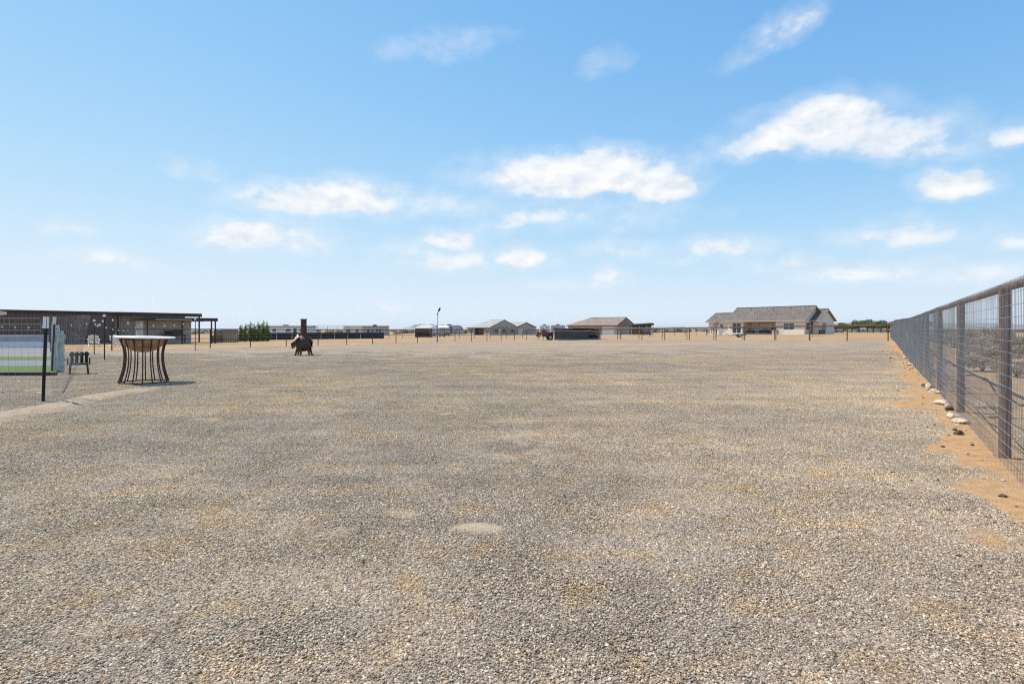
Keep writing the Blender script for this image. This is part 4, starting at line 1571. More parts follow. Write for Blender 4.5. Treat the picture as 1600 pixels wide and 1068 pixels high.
# white garden chairs by the barn
def garden_chair(label, x, y, rz):
    t = thing('garden_chair', label, 'chair', x, y, rz, group='white garden chairs before the barn')
    for i in range(5):
        xx = -0.28 + i * 0.14
        hh = 0.95 - 0.05 * abs(i - 2)
        b_ = MB().add([(xx - 0.06, 0.2, 0.3), (xx + 0.06, 0.2, 0.3), (xx + 0.075, 0.5, hh), (xx - 0.075, 0.5, hh), (xx - 0.06, 0.225, 0.29), (xx + 0.06, 0.225, 0.29), (xx + 0.075, 0.525, hh - 0.01), (xx - 0.075, 0.525, hh - 0.01)],
                      [(0, 1, 2, 3), (7, 6, 5, 4), (0, 4, 5, 1), (1, 5, 6, 2), (2, 6, 7, 3), (3, 7, 4, 0)])
        b_.build('back_slat', M_WHITE, t)
    MB().add([(-0.3, -0.35, 0.38), (0.3, -0.35, 0.38), (0.3, 0.2, 0.28), (-0.3, 0.2, 0.28), (-0.3, -0.35, 0.35), (0.3, -0.35, 0.35), (0.3, 0.2, 0.25), (-0.3, 0.2, 0.25)],
             [(0, 1, 2, 3), (7, 6, 5, 4), (0, 4, 5, 1), (1, 5, 6, 2), (2, 6, 7, 3), (3, 7, 4, 0)]).build('seat', M_WHITE, t)
    for s in (-1, 1):
        MB().bbox(s * 0.38 - 0.07, s * 0.38 + 0.07, -0.42, 0.36, 0.56, 0.59, 0.01).build('armrest', M_WHITE, t)
        MB().box(s * 0.35 - 0.05, s * 0.35 + 0.05, -0.4, -0.36, 0, 0.558).build('leg', M_WHITE, t)
        MB().add([(s * 0.34, -0.36, 0.34), (s * 0.34, 0.6, 0.0), (s * 0.34, 0.72, 0.0), (s * 0.34, -0.3, 0.38), (s * 0.31, -0.36, 0.34), (s * 0.31, 0.6, 0.0), (s * 0.31, 0.72, 0.0), (s * 0.31, -0.3, 0.38)],
                 [(0, 1, 2, 3), (7, 6, 5, 4), (0, 4, 5, 1), (1, 5, 6, 2), (2, 6, 7, 3), (3, 7, 4, 0)]).build('leg', M_WHITE, t)


garden_chair('white slatted garden chair between the two light poles and the barn', -34.2, 46.5, R(215))
garden_chair('white slatted garden chair behind the rim of the fire table', -31.2, 45.0, R(190))

# ------------------------------------------------------------------ vegetation
def leaf_mesh(name, m, blobs, n, size, seed):
    g = np.random.default_rng(seed)
    vs, fs, tone = [], [], []
    wts = np.array([b[3] * b[4] * b[5] for b in blobs])
    pick = g.choice(len(blobs), n, p=wts / wts.sum())
    B = np.array([b[:6] for b in blobs])[pick]
    dirs = g.normal(0, 1, (n, 3))
    dirs /= np.linalg.norm(dirs, axis=1)[:, None]
    rad = g.uniform(0.25, 1, n) ** 0.45
    pos = B[:, :3] + dirs * rad[:, None] * B[:, 3:6]
    u = g.normal(0, 1, (n, 3))
    u /= np.linalg.norm(u, axis=1)[:, None]
    w = np.cross(u, g.normal(0, 1, (n, 3)))
    w /= np.linalg.norm(w, axis=1)[:, None]
    s = size * g.uniform(0.6, 1.4, (n, 1))
    v = np.stack([pos - u * s, pos + w * s * 0.45, pos + u * s, pos - w * s * 0.45], 1).reshape(-1, 3)
    f = np.arange(n * 4).reshape(-1, 4)
    me = fast_mesh(name, v, f)
    tn = np.repeat(np.clip(g.normal(0.5, 0.28, n), 0, 1), 4)
    a = me.attributes.new('tone', 'FLOAT', 'POINT')
    a.data.foreach_set('value', tn.astype(np.float32))
    me.materials.append(m)
    return me


def obj_from(name, me, parent, loc=(0, 0, 0), sc=(1, 1, 1), rz=0):
    o = bpy.data.objects.new(name, me)
    COL.objects.link(o)
    o.parent = parent
    o.location = loc
    o.scale = sc
    o.rotation_euler = (0, 0, rz)
    return o


# row of bright green shrubs
col_meshes = []
for s in range(3):
    r3 = random.Random(s + 40)
    bl = []
    for i in range(16):
        z = 0.15 + 1.95 * i / 15
        rr_ = 0.42 * (1 - 0.62 * (i / 15) ** 1.5)
        bl.append((r3.uniform(-0.14, 0.14), r3.uniform(-0.14, 0.14), z, rr_ * r3.uniform(0.6, 1.05), rr_ * r3.uniform(0.6, 1.05), 0.2))
    bl.append((r3.uniform(-0.05, 0.05), 0, 2.25, 0.09, 0.09, 0.25))
    col_meshes.append(leaf_mesh('foliage', M_LEAF, bl, 2600, 0.055, s + 3))
trunk_me = MB().tube([(0, 0, -0.2), (0.02, 0.01, 0.8), (0, 0, 1.9)], [0.05, 0.035, 0.012], 6).mesh('trunk')
trunk_me.materials.append(M_BARK)
names = ['leftmost and lowest', 'second from the left', 'third from the left', 'fourth from the left', 'fifth from the left', 'tallest, second from the right', 'rightmost']
for i, px in enumerate((376, 383, 391, 397, 404, 411, 418)):
    d = 67 + 0.7 * i
    hh = (0.84, 0.88, 0.98, 0.9, 1.0, 1.06, 1.0)[i]
    t = thing('shrub', f'{names[i]} of the bright green columnar shrubs beside the board fence', 'shrub', (px - 800) / F * d, d, random.uniform(0, 6), group='columnar shrubs')
    obj_from('foliage', col_meshes[i % 3], t, sc=(1.1, 1.1, hh))
    obj_from('trunk', trunk_me, t)

# mesquite trees
tree_meshes, tree_trunks = [], []
for s in range(4):
    r3 = random.Random(s + 80)
    bl = []
    tk = MB()
    tk.tube([(0, 0, -0.3), (0.1, 0.05, 0.7), (0.15, 0.0, 1.3)], [0.2, 0.16, 0.13], 7)
    for i in range(11):
        a = i * 2.4 + r3.uniform(-0.3, 0.3)
        rd = r3.uniform(0.5, 2.4)
        z = r3.uniform(2.1, 3.5) - 0.22 * rd
        b = (math.cos(a) * rd, math.sin(a) * rd, z)
        tk.tube([(0.13, 0.0, 1.15), (b[0] * 0.45, b[1] * 0.45, 1.2 + (z - 1.2) * 0.55), b], [0.09, 0.06, 0.02], 5)
        bl.append((*b, r3.uniform(0.7, 1.15), r3.uniform(0.7, 1.15), r3.uniform(0.45, 0.8)))
    tree_meshes.append(leaf_mesh('crown', M_LEAFT, bl, 3800, 0.13, s + 9))
    me = tk.mesh('trunk')
    me.materials.append(M_BARK)
    tree_trunks.append(me)
tspots = [(1292, 168, 0.75), (1306, 150, 0.8), (1318, 175, 0.95), (1331, 160, 0.8), (1342, 185, 1.2), (1356, 150, 0.95), (1364, 172, 1.25), (1377, 180, 1.0), (1386, 158, 0.9),
          (1397, 176, 0.95), (1409, 165, 0.95), (1421, 150, 1.0), (1437, 140, 0.95)]
tw = ['first', 'second', 'third', 'fourth', 'fifth', 'sixth', 'seventh', 'eighth', 'ninth', 'tenth', 'eleventh', 'twelfth', 'thirteenth']
for i, (px, d, s) in enumerate(tspots):
    x = (px - 800) / F * d
    t = thing('mesquite_tree', f'{tw[i]} green mesquite tree counting right from the cream house', 'tree', x, d, random.uniform(0, 6), group='mesquite trees beyond the far fence')
    obj_from('crown', tree_meshes[i % 4], t, sc=(s, s, s * 0.9))
    obj_from('trunk', tree_trunks[i % 4], t, sc=(s, s, s * 0.9))
t = thing('young_tree', 'small sparse olive tree in front of the left wing of the cream house', 'tree', (1118.5 - 800) / F * 104, 104)
obj_from('crown', leaf_mesh('crown', M_LEAFD, [(0, 0, 2.0, 0.6, 0.6, 0.5), (0.3, 0.1, 2.3, 0.4, 0.4, 0.35), (-0.35, 0, 1.8, 0.35, 0.35, 0.3)], 700, 0.07, 77), t)
MB().tube([(0, 0, -0.2), (0.03, 0, 1.0), (0, 0, 2.0)], [0.05, 0.04, 0.015], 6).build('trunk', M_BARK, t)

# dry brush behind the right fence
br_meshes = []
for s in range(3):
    r3 = random.Random(s + 140)
    bl = [(r3.uniform(-0.7, 0.7), r3.uniform(-0.7, 0.7), r3.uniform(0.35, 1.15), r3.uniform(0.3, 0.6), r3.uniform(0.3, 0.6), r3.uniform(0.3, 0.5)) for _ in range(9)]
    br_meshes.append(leaf_mesh('foliage', M_LEAFD, bl, 2600, 0.055, s + 19))
bst = MB()
for k in range(9):
    a = k * 0.7
    bst.tube([(0, 0, -0.1), (0.3 * math.cos(a), 0.3 * math.sin(a), 0.5), (0.62 * math.cos(a), 0.62 * math.sin(a), 1.1)], [0.025, 0.018, 0.006], 5)
bst = bst.mesh('stems')
bst.materials.append(M_BARK)
k = 0
ords = ['nearest', 'second nearest', 'third nearest', 'fourth nearest', 'fifth nearest', 'sixth nearest', 'seventh nearest', 'eighth nearest', 'ninth nearest', 'tenth nearest', 'eleventh nearest', 'twelfth nearest', 'thirteenth nearest', 'farthest']
for i, (px, d, s) in enumerate([(1588, 15, 0.9), (1535, 17, 1.05), (1575, 21, 1.35), (1548, 24, 1.3), (1512, 26, 1.4), (1590, 29, 1.6), (1530, 31, 1.6), (1490, 33, 1.6), (1562, 36, 1.9), (1475, 39, 1.7), (1510, 42, 2.0), (1456, 46, 1.8), (1545, 49, 2.3), (1485, 54, 2.2)]):
    x = (px - 800) / F * d
    s *= 0.38
    t = thing('desert_bush', f'{ords[i]} dry desert bush seen through the right mesh fence', 'bush', x, d, random.uniform(0, 6), group='bushes beyond the mesh fence')
    obj_from('foliage', br_meshes[i % 3], t, sc=(s * 1.5, s * 1.5, s * 0.85))
    obj_from('stems', bst, t, sc=(s, s, s))

# far scrub that reads as one mass
g = np.random.default_rng(99)
n = 2400
yy = g.uniform(240, 1500, n) ** 1.0
xx = g.uniform(-1.15, 1.25, n) * yy
keepm = ~((np.abs(xx) < 40) & (yy < 260))
xx, yy = xx[keepm], yy[keepm]
n = len(xx)
V, Fc = icosa()
sc_ = np.stack([g.uniform(1.2, 3.4, n), g.uniform(1.2, 3.4, n), g.uniform(0.5, 1.5, n)], 1)
vv = V[None] * sc_[:, None] * g.uniform(0.6, 1.3, (n, 12, 1))
vv[:, :, 0] += xx[:, None]
vv[:, :, 1] += yy[:, None]
vv[:, :, 2] += (terrain(xx, yy) + sc_[:, 2] * 0.5)[:, None]
sm = fast_mesh('distant_scrub', vv.reshape(-1, 3), (Fc[None] + np.arange(n)[:, None, None] * 12).reshape(-1, 3))
at_ = sm.attributes.new('tone', 'FLOAT', 'POINT')
at_.data.foreach_set('value', np.repeat(g.uniform(0, 1, n), 12).astype(np.float32))
tag(link('distant_scrub', sm, leaf_mat('far_scrub', (0.17, 0.155, 0.085), (0.075, 0.085, 0.045))), 'low olive desert scrub spread along the horizon', 'scrub', kind='stuff')

# mountains
def ridge(name, label, pts, dist, depth):
    """pts: (photo column, metres high) along the crest"""
    r3 = np.random.default_rng(len(pts))
    cols = np.linspace(pts[0][0], pts[-1][0], 90)
    hh = np.interp(cols, [p[0] for p in pts], [p[1] for p in pts])
    hh = hh * (0.9 + 0.25 * fbm2(cols / 12.0, cols * 0, 5, 4)) * np.interp(cols, [pts[0][0], pts[0][0] + 15, pts[-1][0] - 15, pts[-1][0]], [0.1, 1, 1, 0.1])
    rows = np.linspace(0, 1, 14)
    vs, fs = [], []
    gz = -2.6
    for j, t in enumerate(rows):
        for i, c in enumerate(cols):
            y = dist + depth * t
            x = (c - 800) / F * dist * (1 + 0.0 * t)
            prof = math.sin(math.pi * min(1, t / 0.95)) ** 0.8 if t < 0.95 else 0
            rough = 0.72 + 0.55 * float(fbm2(i * 0.23, j * 0.6 + 3, 12, 4))
            vs.append((x, y, gz - 6 + (hh[i] + 6) * prof * rough))
    nc = len(cols)
    for j in range(len(rows) - 1):
        for i in range(nc - 1):
            k_ = j * nc + i
            fs.append((k_, k_ + 1, k_ + nc + 1, k_ + nc))
    m = MB().add(vs, fs)
    tag(m.build(name, M_MOUNT, None, 'all'), label, kind='structure')


ridge('mountains', 'long pale blue mountain range on the right horizon', [(1240, 3), (1290, 20), (1340, 28), (1375, 32), (1420, 36), (1480, 36), (1560, 33), (1650, 30), (1760, 20)], 2600, 1100)
ridge('mountains', 'tiny pale peak on the horizon left of the light pole', [(608, 3), (628, 14), (641, 30), (650, 21), (662, 26), (675, 11), (700, 3)], 2800, 600)

# ------------------------------------------------------------------ background things, left to right
# board fence
o_ = Vector(((354 - 800) / F * 62, 62.0))
bf = thing('board_fence', 'weathered tan board fence panel left of the green shrubs', 'fence', o_.x, o_.y, R(8))
for i in range(9):
    x = -0.35 + i * 0.18
    MB().bbox(x - 0.083, x + 0.083, -0.012, 0.012, -0.1, 1.42 + 0.05 * math.sin(i * 2.1), 0.005).build('board', M_WOOD, bf)
for z in (0.3, 1.15):
    MB().box(-0.44, 1.2, 0.014, 0.05, z, z + 0.09).build('cross_rail', M_WOOD, bf)
for i in range(5):
    x = -1.35 + i * 0.18
    MB().bbox(x - 0.083, x + 0.083, 0.3, 0.324, -0.1, 1.34 + 0.04 * math.sin(i * 1.7), 0.005).build('board', M_WOOD, bf)
jk = thing('pallet_stack', 'dark stack of pallets piled left of the board fence', 'pallets', o_.x - 0.85, o_.y - 0.5, R(12))
for i in range(5):
    MB().bbox(-0.5, 0.5, -0.4, 0.4, i * 0.15, i * 0.15 + 0.05, 0.004).build('deck', M_WOOD, jk)
    for y in (-0.35, 0, 0.3):
        MB().box(-0.48, 0.48, y, y + 0.07, i * 0.15 + 0.052, i * 0.15 + 0.148).build('stringer', M_TRIM, jk)

# black screened fence
pA, pB = Vector((-35.0, 79.0)), Vector((-21.4, 95.0))
sf = thing('screen_fence', 'low fence covered with black windscreen cloth behind the chiminea', 'fence', pA.x, pA.y)
base = sf.location.copy()
L_ = (pB - pA).length
n = 9
for i in range(n + 1):
    w = pA.lerp(pB, i / n)
    MB().tube([(0, 0, -0.2), (0, 0, 1.08)], 0.03, 6).build('post', M_BLACKPIPE, sf, loc=z3(w) - base)
dirn = (pB - pA).normalized()
nrm = Vector((dirn.y, -dirn.x))
for i in range(n):
    w0, w1 = pA.lerp(pB, i / n + 0.002), pA.lerp(pB, (i + 1) / n - 0.002)
    vs, fs = [], []
    for k in range(7):
        w = w0.lerp(w1, k / 6)
        for z in (0.02, 0.35, 0.7, 1.03 - 0.02 * math.sin(k / 6 * math.pi)):
            off = 0.05 + 0.025 * math.sin(k * 1.3 + i) * math.sin(z * 3)
            vs.append(tuple(z3(w + nrm * off, z) - base))
    for k in range(6):
        for j in range(3):
            a = k * 4 + j
            fs.append((a, a + 4, a + 5, a + 1))
    o = MB().add(vs, fs).build('cloth_panel', M_SCREEN, sf)
    o.modifiers.new('thick', 'SOLIDIFY').thickness = 0.006
# pen panels behind it
pipe_fence('corral', 'grey tubular corral panels showing above the black screened fence', Vector((-37.5, 105.0)), Vector((-28.5, 100.0)), 2.4, 0.0, M_PANEL, h=2.15, r=0.03, rails=(1.0, 0.85, 0.7, 0.55, 0.4, 0.25))

mh = thing('mobile_home', 'long white mobile home with grey roof behind the screened fence', 'mobile home', -64, 160, R(-4))
wh = [(-6.4, -5.2, 1.1, 2.0), (-3.6, -2.4, 1.1, 2.0), (0.6, 1.8, 1.1, 2.0), (4.4, 5.6, 1.1, 2.0), (2.6, 3.5, 0.2, 2.1)]
m_ = MB()
wall_cells(m_, -7.5, 7.5, 0.2, 2.45, 0, 0.15, wh)
m_.box(-7.5, 7.5, 3.85, 4.0, 0.2, 2.45).box(-7.5, -7.35, 0.152, 3.848, 0.2, 2.45).box(7.35, 7.5, 0.152, 3.848, 0.2, 2.45)
m_.build('wall', M_WHITE, mh)
for (a, b, c, d) in wh[:4]:
    window(mh, a, b, c, d, 0.04, split=False)
MB().box(2.62, 3.48, 0.06, 0.1, 0.2, 2.08).build('door', M_TRIM, mh)
MB().prism([(-0.3, 2.46), (4.3, 2.46), (4.3, 2.58), (2.0, 2.86), (-0.3, 2.58)], 'x', -7.8, 7.8).build('roof', M_RVDARK, mh)
MB().box(-7.45, 7.45, 0.03, 3.95, -0.4, 0.195).build('skirting', M_STUCCO2, mh)
MB().box(-1.2, 0.1, 1.6, 2.4, 2.7, 3.1).build('roof_cooler', M_RVDARK, mh)

bb = thing('flat_building', 'flat-roofed beige and tan building on the horizon behind the screened fence', 'building', (570 - 800) / F * 170, 170, R(3))
m_ = MB()
wall_cells(m_, -6.3, -0.6, -0.4, 2.7, 0, 0.2, [(-5.2, -4.2, 0.9, 1.9), (-2.8, -1.8, 0.9, 1.9)])
m_.box(-6.3, -0.6, 5.8, 6, -0.4, 2.7).box(-6.3, -6.1, 0.202, 5.798, -0.4, 2.7)
m_.build('wall', M_STUCCO, bb)
window(bb, -5.2, -4.2, 0.9, 1.9, 0.06, split=False)
window(bb, -2.8, -1.8, 0.9, 1.9, 0.06, split=False)
m_ = MB()
wall_cells(m_, -0.58, 6.2, -0.4, 2.62, -0.4, -0.2, [(0.6, 1.6, 0.8, 1.9), (3.2, 5.0, 0.9, 2.0)])
m_.box(6.0, 6.2, -0.198, 5.8, -0.4, 2.62).box(-0.58, -0.4, -0.198, 5.8, -0.4, 2.62)
m_.build('wall', M_STUCCO2, bb)
window(bb, 0.6, 1.6, 0.8, 1.9, -0.34, split=False)
window(bb, 3.2, 5.0, 0.9, 2.0, -0.34)
MB().box(-6.5, -0.5, -0.1, 6.1, 2.72, 2.86).build('roof', M_ROOFPALE, bb)
MB().box(-0.49, 6.4, -0.55, 6.1, 2.64, 2.84).build('roof', M_TRIM, bb)
MB().box(2.0, 3.0, 2, 3, 2.842, 3.2).build('roof_cooler', M_TRIM, bb)

# loafing shed and white tank box
ls = thing('loafing_shed', 'small reddish-brown loafing shed with pale roof left of the light pole', 'shed', (660 - 800) / F * 118, 118, R(-8))
MB().box(-1.6, 1.55, 1.9, 2.0, -0.2, 1.72).build('back_wall', M_SHEDRED, ls)
MB().box(-1.6, -1.5, 0, 1.898, -0.2, 1.75).build('side_wall', M_SHEDRED, ls)
MB().box(1.45, 1.55, 0, 1.898, -0.2, 1.75).build('side_wall', M_SHEDRED, ls)
MB().box(-1.498, 1.448, 0.0, 0.08, 1.1, 1.8).build('front_header', M_SHEDRED, ls)
for x in (-0.55, 0.5):
    MB().box(x, x + 0.1, 0.0, 0.08, -0.2, 1.098).build('post', M_BLACKPIPE, ls)
MB().add([(-1.85, -0.3, 1.86), (1.8, -0.3, 1.86), (1.8, 2.3, 2.45), (-0.9, 2.3, 2.45), (-1.85, -0.3, 1.92), (1.8, -0.3, 1.92), (1.8, 2.3, 2.51), (-0.9, 2.3, 2.51)],
         [(0, 3, 2, 1), (4, 5, 6, 7), (0, 1, 5, 4), (1, 2, 6, 5), (2, 3, 7, 6), (3, 0, 4, 7)]).build('roof', M_ROOFPALE, ls)
wt = thing('storage_box', 'white storage container between the loafing shed and the travel trailer', 'container', (677 - 800) / F * 128, 128, R(5))
MB().bbox(-0.7, 0.62, -0.6, 0.6, 0, 1.85, 0.05).build('body', M_WHITE, wt)
MB().box(-0.5, 0.4, -0.63, -0.602, 0.15, 1.7).build('door', M_RVGREY, wt)
MB().box(-0.7, 0.62, -0.64, 0.64, 1.852, 1.95).build('lid', M_ROOFPALE, wt)

# street light
sl = thing('light_pole', 'tall slim pole with tilted solar lamp head behind the pipe fence', 'lamp', (682.8 - 800) / F * 62, 62.6)
MB().tube([(0, 0, -0.3), (0, 0, 2.9), (0.02, 0, 3.2)], [0.04, 0.032, 0.028], 8).build('pole', mat('pole_grey', (0.30, 0.31, 0.33), 0.5, 0.4), sl, True)
MB().lathe([(0.045, 2.98), (0.06, 3.02), (0.06, 3.2), (0.04, 3.24)], 8).build('bracket', M_PANEL, sl, True)
MB().tube([(0.02, 0, 3.2), (0.12, 0, 3.46)], 0.02, 6).build('arm', M_PANEL, sl)
hd_ = MB().bbox(-0.09, 0.09, -0.16, 0.16, 0, 0.42, 0.03).build('lamp_head', M_PANEL, sl)
hd_.location = (0.08, 0, 3.38)
hd_.rotation_euler = (0, R(27), 0)

# travel trailer
rv = thing('travel_trailer', 'grey and white travel trailer with rounded nose and striped side parked on dirt', 'travel trailer', (701.5 - 800) / F * 150, 150, R(-4))
prof = [(-3.4, 0.5), (3.3, 0.5), (3.55, 0.9), (3.6, 1.5), (3.42, 2.15), (3.0, 2.62), (2.2, 2.82), (-3.3, 2.82), (-3.42, 2.7)]
MB().prism(prof, 'y', 0, 2.4).build('body', M_RVGREY, rv)
MB().prism([(-3.41, 0.55), (3.32, 0.55), (3.5, 0.85), (-3.41, 0.85)], 'y', -0.02, -0.003).build('lower_band', M_RVDARK, rv)
MB().prism([(2.3, 2.78), (2.98, 2.58), (3.38, 2.12), (3.5, 1.6), (3.3, 1.6), (3.15, 2.05), (2.8, 2.4), (2.2, 2.6)], 'y', -0.02, -0.003).build('nose_band', M_RVDARK, rv)
window(rv, -2.4, -1.1, 1.35, 2.05, -0.03, frame=M_RVDARK, split=True)
window(rv, 2.0, 2.8, 1.4, 1.95, -0.03, frame=M_RVDARK, split=False)
MB().box(0.35, 0.95, -0.03, -0.003, 0.75, 2.4).build('door', M_RVDARK, rv)
MB().add([(-3.0, -0.9, 2.15), (0.0, -0.9, 2.15), (0.0, 0.0, 2.66), (-3.0, 0.0, 2.66), (-3.0, -0.9, 2.18), (0.0, -0.9, 2.18), (0.0, 0.0, 2.7), (-3.0, 0.0, 2.7)],
         [(0, 3, 2, 1), (4, 5, 6, 7), (0, 1, 5, 4), (1, 2, 6, 5), (2, 3, 7, 6), (3, 0, 4, 7)]).build('awning', M_WHITE, rv)
MB().box(-0.6, 0.4, 0.8, 1.6, 2.822, 3.12).build('roof_cooler', M_RVDARK, rv)
MB().box(-2.2, -1.7, 0.8, 1.3, 2.822, 2.95).build('roof_vent', M_WHITE, rv)


def wheel(parent, x, y, r, w=0.2, axis='y'):
    m = MB()
    n = 18
    prof_ = [(r * 0.6, -w / 2), (r * 0.95, -w / 2), (r, -w * 0.3), (r, w * 0.3), (r * 0.95, w / 2), (r * 0.6, w / 2)]
    vs, fs = [], []
    for (rr2, t) in prof_:
        for k_ in range(n):
            a = 2 * math.pi * k_ / n
            vs.append((x + rr2 * math.cos(a), y + t, r + rr2 * math.sin(a)))
    for i in range(len(prof_) - 1):
        for k_ in range(n):
            fs.append((i * n + k_, i * n + (k_ + 1) % n, (i + 1) * n + (k_ + 1) % n, (i + 1) * n + k_))
    m.add(vs, fs)
    t = m.build('wheel', M_RUBBER, parent, True)
    vs = [(x + r * 0.6 * math.cos(2 * math.pi * k_ / n), y - w * 0.3, r + r * 0.6 * math.sin(2 * math.pi * k_ / n)) for k_ in range(n)]
    vs += [(q[0], y + w * 0.3, q[2]) for q in vs]
    MB().add(vs, [tuple(range(n)), tuple(range(n, 2 * n))[::-1]] + [(i, (i + 1) % n, n + (i + 1) % n, n + i) for i in range(n)]).build('rim', M_ROOFPALE, t)
    return t


wheel(rv, -0.9, 0.1, 0.36)
wheel(rv, -0.1, 0.1, 0.36)
MB().tube([(3.3, 1.2, 0.5), (4.4, 1.2, 0.45)], 0.06, 6).build('hitch', M_BLACK, rv)
fl = thing('flatbed_trailer', 'low dark flatbed trailer loaded with scrap before the travel trailer', 'trailer', (690 - 800) / F * 128, 128, R(3))
MB().bbox(-1.9, 1.9, -0.8, 0.8, 0.45, 0.58, 0.02).build('deck', M_TRIM, fl)
wheel(fl, -0.3, -0.7, 0.3)
wheel(fl, 0.45, -0.7, 0.3)
MB().tube([(1.9, 0, 0.5), (2.8, 0, 0.42)], 0.05, 6).build('hitch', M_BLACK, fl)
for i in range(6):
    MB().box(-1.8 + i * 0.6, -1.74 + i * 0.6, -0.78, -0.72, 0.582, 0.85).build('stake', M_TRIM, fl)
MB().box(-1.82, 1.4, -0.8, -0.782, 0.7, 0.78).build('side_rail', M_TRIM, fl)

# dark horse shelter at the corner
hs_o = Vector(((902 - 800) / F * 72, 72.0))
hz = thing('horse_shelter', 'long charcoal panelled horse shelter with flat black roof at the far corner', 'shelter', hs_o.x, hs_o.y, R(-3))
W2 = 2.85
for i in range(4):
    xa, xb = -W2 + i * W2 / 2, -W2 + (i + 1) * W2 / 2 - 0.02
    if i == 3:
        MB().box(xa, xb, 0, 0.04, 0.62, 1.12).build('wall_panel', M_PANEL, hz)
        MB().box(xa, xb, 0, 0.04, 0.12, 0.36).build('wall_panel', M_PANEL, hz)
    else:
        m_ = MB().box(xa, xb, 0, 0.04, 0.12, 1.12)
        for j in range(4):
            m_.box(xa + 0.02, xb - 0.02, -0.02, -0.001, 0.2 + j * 0.24, 0.22 + j * 0.24)
        m_.build('wall_panel', M_PANEL if i != 1 else mat('green_grey_panel', (0.075, 0.085, 0.082), 0.6, 0.2, 0.15, 2), hz)
MB().box(-W2, W2, 2.1, 2.14, 0.05, 1.3).build('back_wall', M_PANEL, hz)
for x in (-W2, W2 - 0.06):
    MB().box(x, x + 0.05, 0.042, 2.098, 0.1, 1.25).build('end_panel', M_PANEL, hz)
MB().box(-W2, W2, -0.05, -0.022, 0.05, 0.12).build('bottom_rail', M_PALEPIPE, hz)
MB().box(-W2, W2, -0.06, -0.022, 1.122, 1.19).build('top_rail', M_PALEPIPE, hz)
for x in (-W2 + 0.03, -0.95, 0.95, W2 - 0.1):
    MB().box(x - 0.03, x + 0.03, 0.045, 0.1, 0, 1.4).build('post', M_BLACKPIPE, hz)
MB().add([(-W2 - 0.15, -0.25, 1.42), (W2 + 0.25, -0.25, 1.42), (W2 + 0.25, 2.4, 1.38), (-W2 - 0.15, 2.4, 1.38), (-W2 - 0.15, -0.25, 1.52), (W2 + 0.25, -0.25, 1.52), (W2 + 0.25, 2.4, 1.46), (-W2 - 0.15, 2.4, 1.46)],
         [(0, 3, 2, 1), (4, 5, 6, 7), (0, 1, 5, 4), (1, 2, 6, 5), (2, 3, 7, 6), (3, 0, 4, 7)]).build('roof', M_FASCIA, hz)

# cart with big wheel left of the shelter
ct = thing('yard_cart', 'dark yard cart on big wheels left of the horse shelter', 'cart', (857 - 800) / F * 74, 74, R(8))
MB().add([(-0.8, -0.4, 0.45), (0.5, -0.4, 0.45), (0.5, 0.4, 0.45), (-0.8, 0.4, 0.45), (-1.0, -0.5, 1.05), (0.6, -0.5, 1.05), (0.6, 0.5, 1.05), (-1.0, 0.5, 1.05)],
         [(0, 3, 2, 1), (0, 1, 5, 4), (1, 2, 6, 5), (2, 3, 7, 6), (3, 0, 4, 7), (4, 5, 6, 7)]).build('tub', M_SHEDRED, ct)
wheel(ct, 0.15, -0.58, 0.36, 0.14)
wheel(ct, 0.15, 0.58, 0.36, 0.14)
MB().tube([(0.5, 0, 0.5), (1.0, 0, 0.8), (1.2, 0, 1.15)], 0.03, 6).build('handle', M_BLACKPIPE, ct)
MB().tube([(-0.7, -0.3, 0.46), (-0.72, -0.3, 0.0)], 0.03, 6).build('leg', M_BLACKPIPE, ct)

# white trailers behind
def box_trailer(label, px, d, L_, H_, m, rz=0):
    t = thing('box_trailer', label, 'trailer', (px - 800) / F * d, d, rz)
    MB().prism([(-L_ / 2, 0.5), (L_ / 2, 0.5), (L_ / 2, H_ - 0.15), (L_ / 2 - 0.25, H_), (-L_ / 2 + 0.2, H_), (-L_ / 2, H_ - 0.15)], 'y', 0, 2.2).build('body', m, t)
    window(t, -L_ * 0.3, -L_ * 0.1, H_ * 0.55, H_ * 0.78, -0.03, frame=M_RVDARK, split=False)
    MB().box(L_ * 0.15, L_ * 0.3, -0.03, -0.003, 0.6, H_ - 0.3).build('door', M_RVGREY, t)
    MB().box(-0.4, 0.4, 0.7, 1.4, H_ + 0.002, H_ + 0.25).build('roof_cooler', M_RVDARK, t)
    wheel(t, -0.4, 0.1, 0.34)
    wheel(t, 0.35, 0.1, 0.34)
    return t


box_trailer('white box trailer parked left of the horse shelter', 851, 140, 2.6, 2.6, M_WHITE)
box_trailer('pale trailer half hidden behind the horse shelter', 872, 136, 3.4, 2.55, M_RVGREY)
tk = thing('pickup_truck', 'dark brown pickup truck parked before the white box trailer', 'pickup truck', (848 - 800) / F * 112, 112, R(6))
MB().prism([(-1.3, 0.45), (1.3, 0.45), (1.3, 0.95), (0.75, 1.0), (0.45, 1.55), (-0.25, 1.58), (-0.42, 1.0), (-1.3, 0.98)], 'y', -0.8, 0.8).build('body', M_SHEDRED, tk)
MB().prism([(0.38, 1.08), (0.66, 1.05), (0.42, 1.46), (-0.18, 1.49), (-0.3, 1.08)], 'y', -0.815, -0.802).build('side_window', M_GLASS, tk)
for x in (-0.85, 0.85):
    for y in (-0.72, 0.72):
        wheel(tk, x, y, 0.33, 0.2)
for y in (-0.6, 0.6):
    MB().box(1.302, 1.33, y - 0.12, y + 0.12, 0.72, 0.85).build('headlight', M_WHITE, tk)

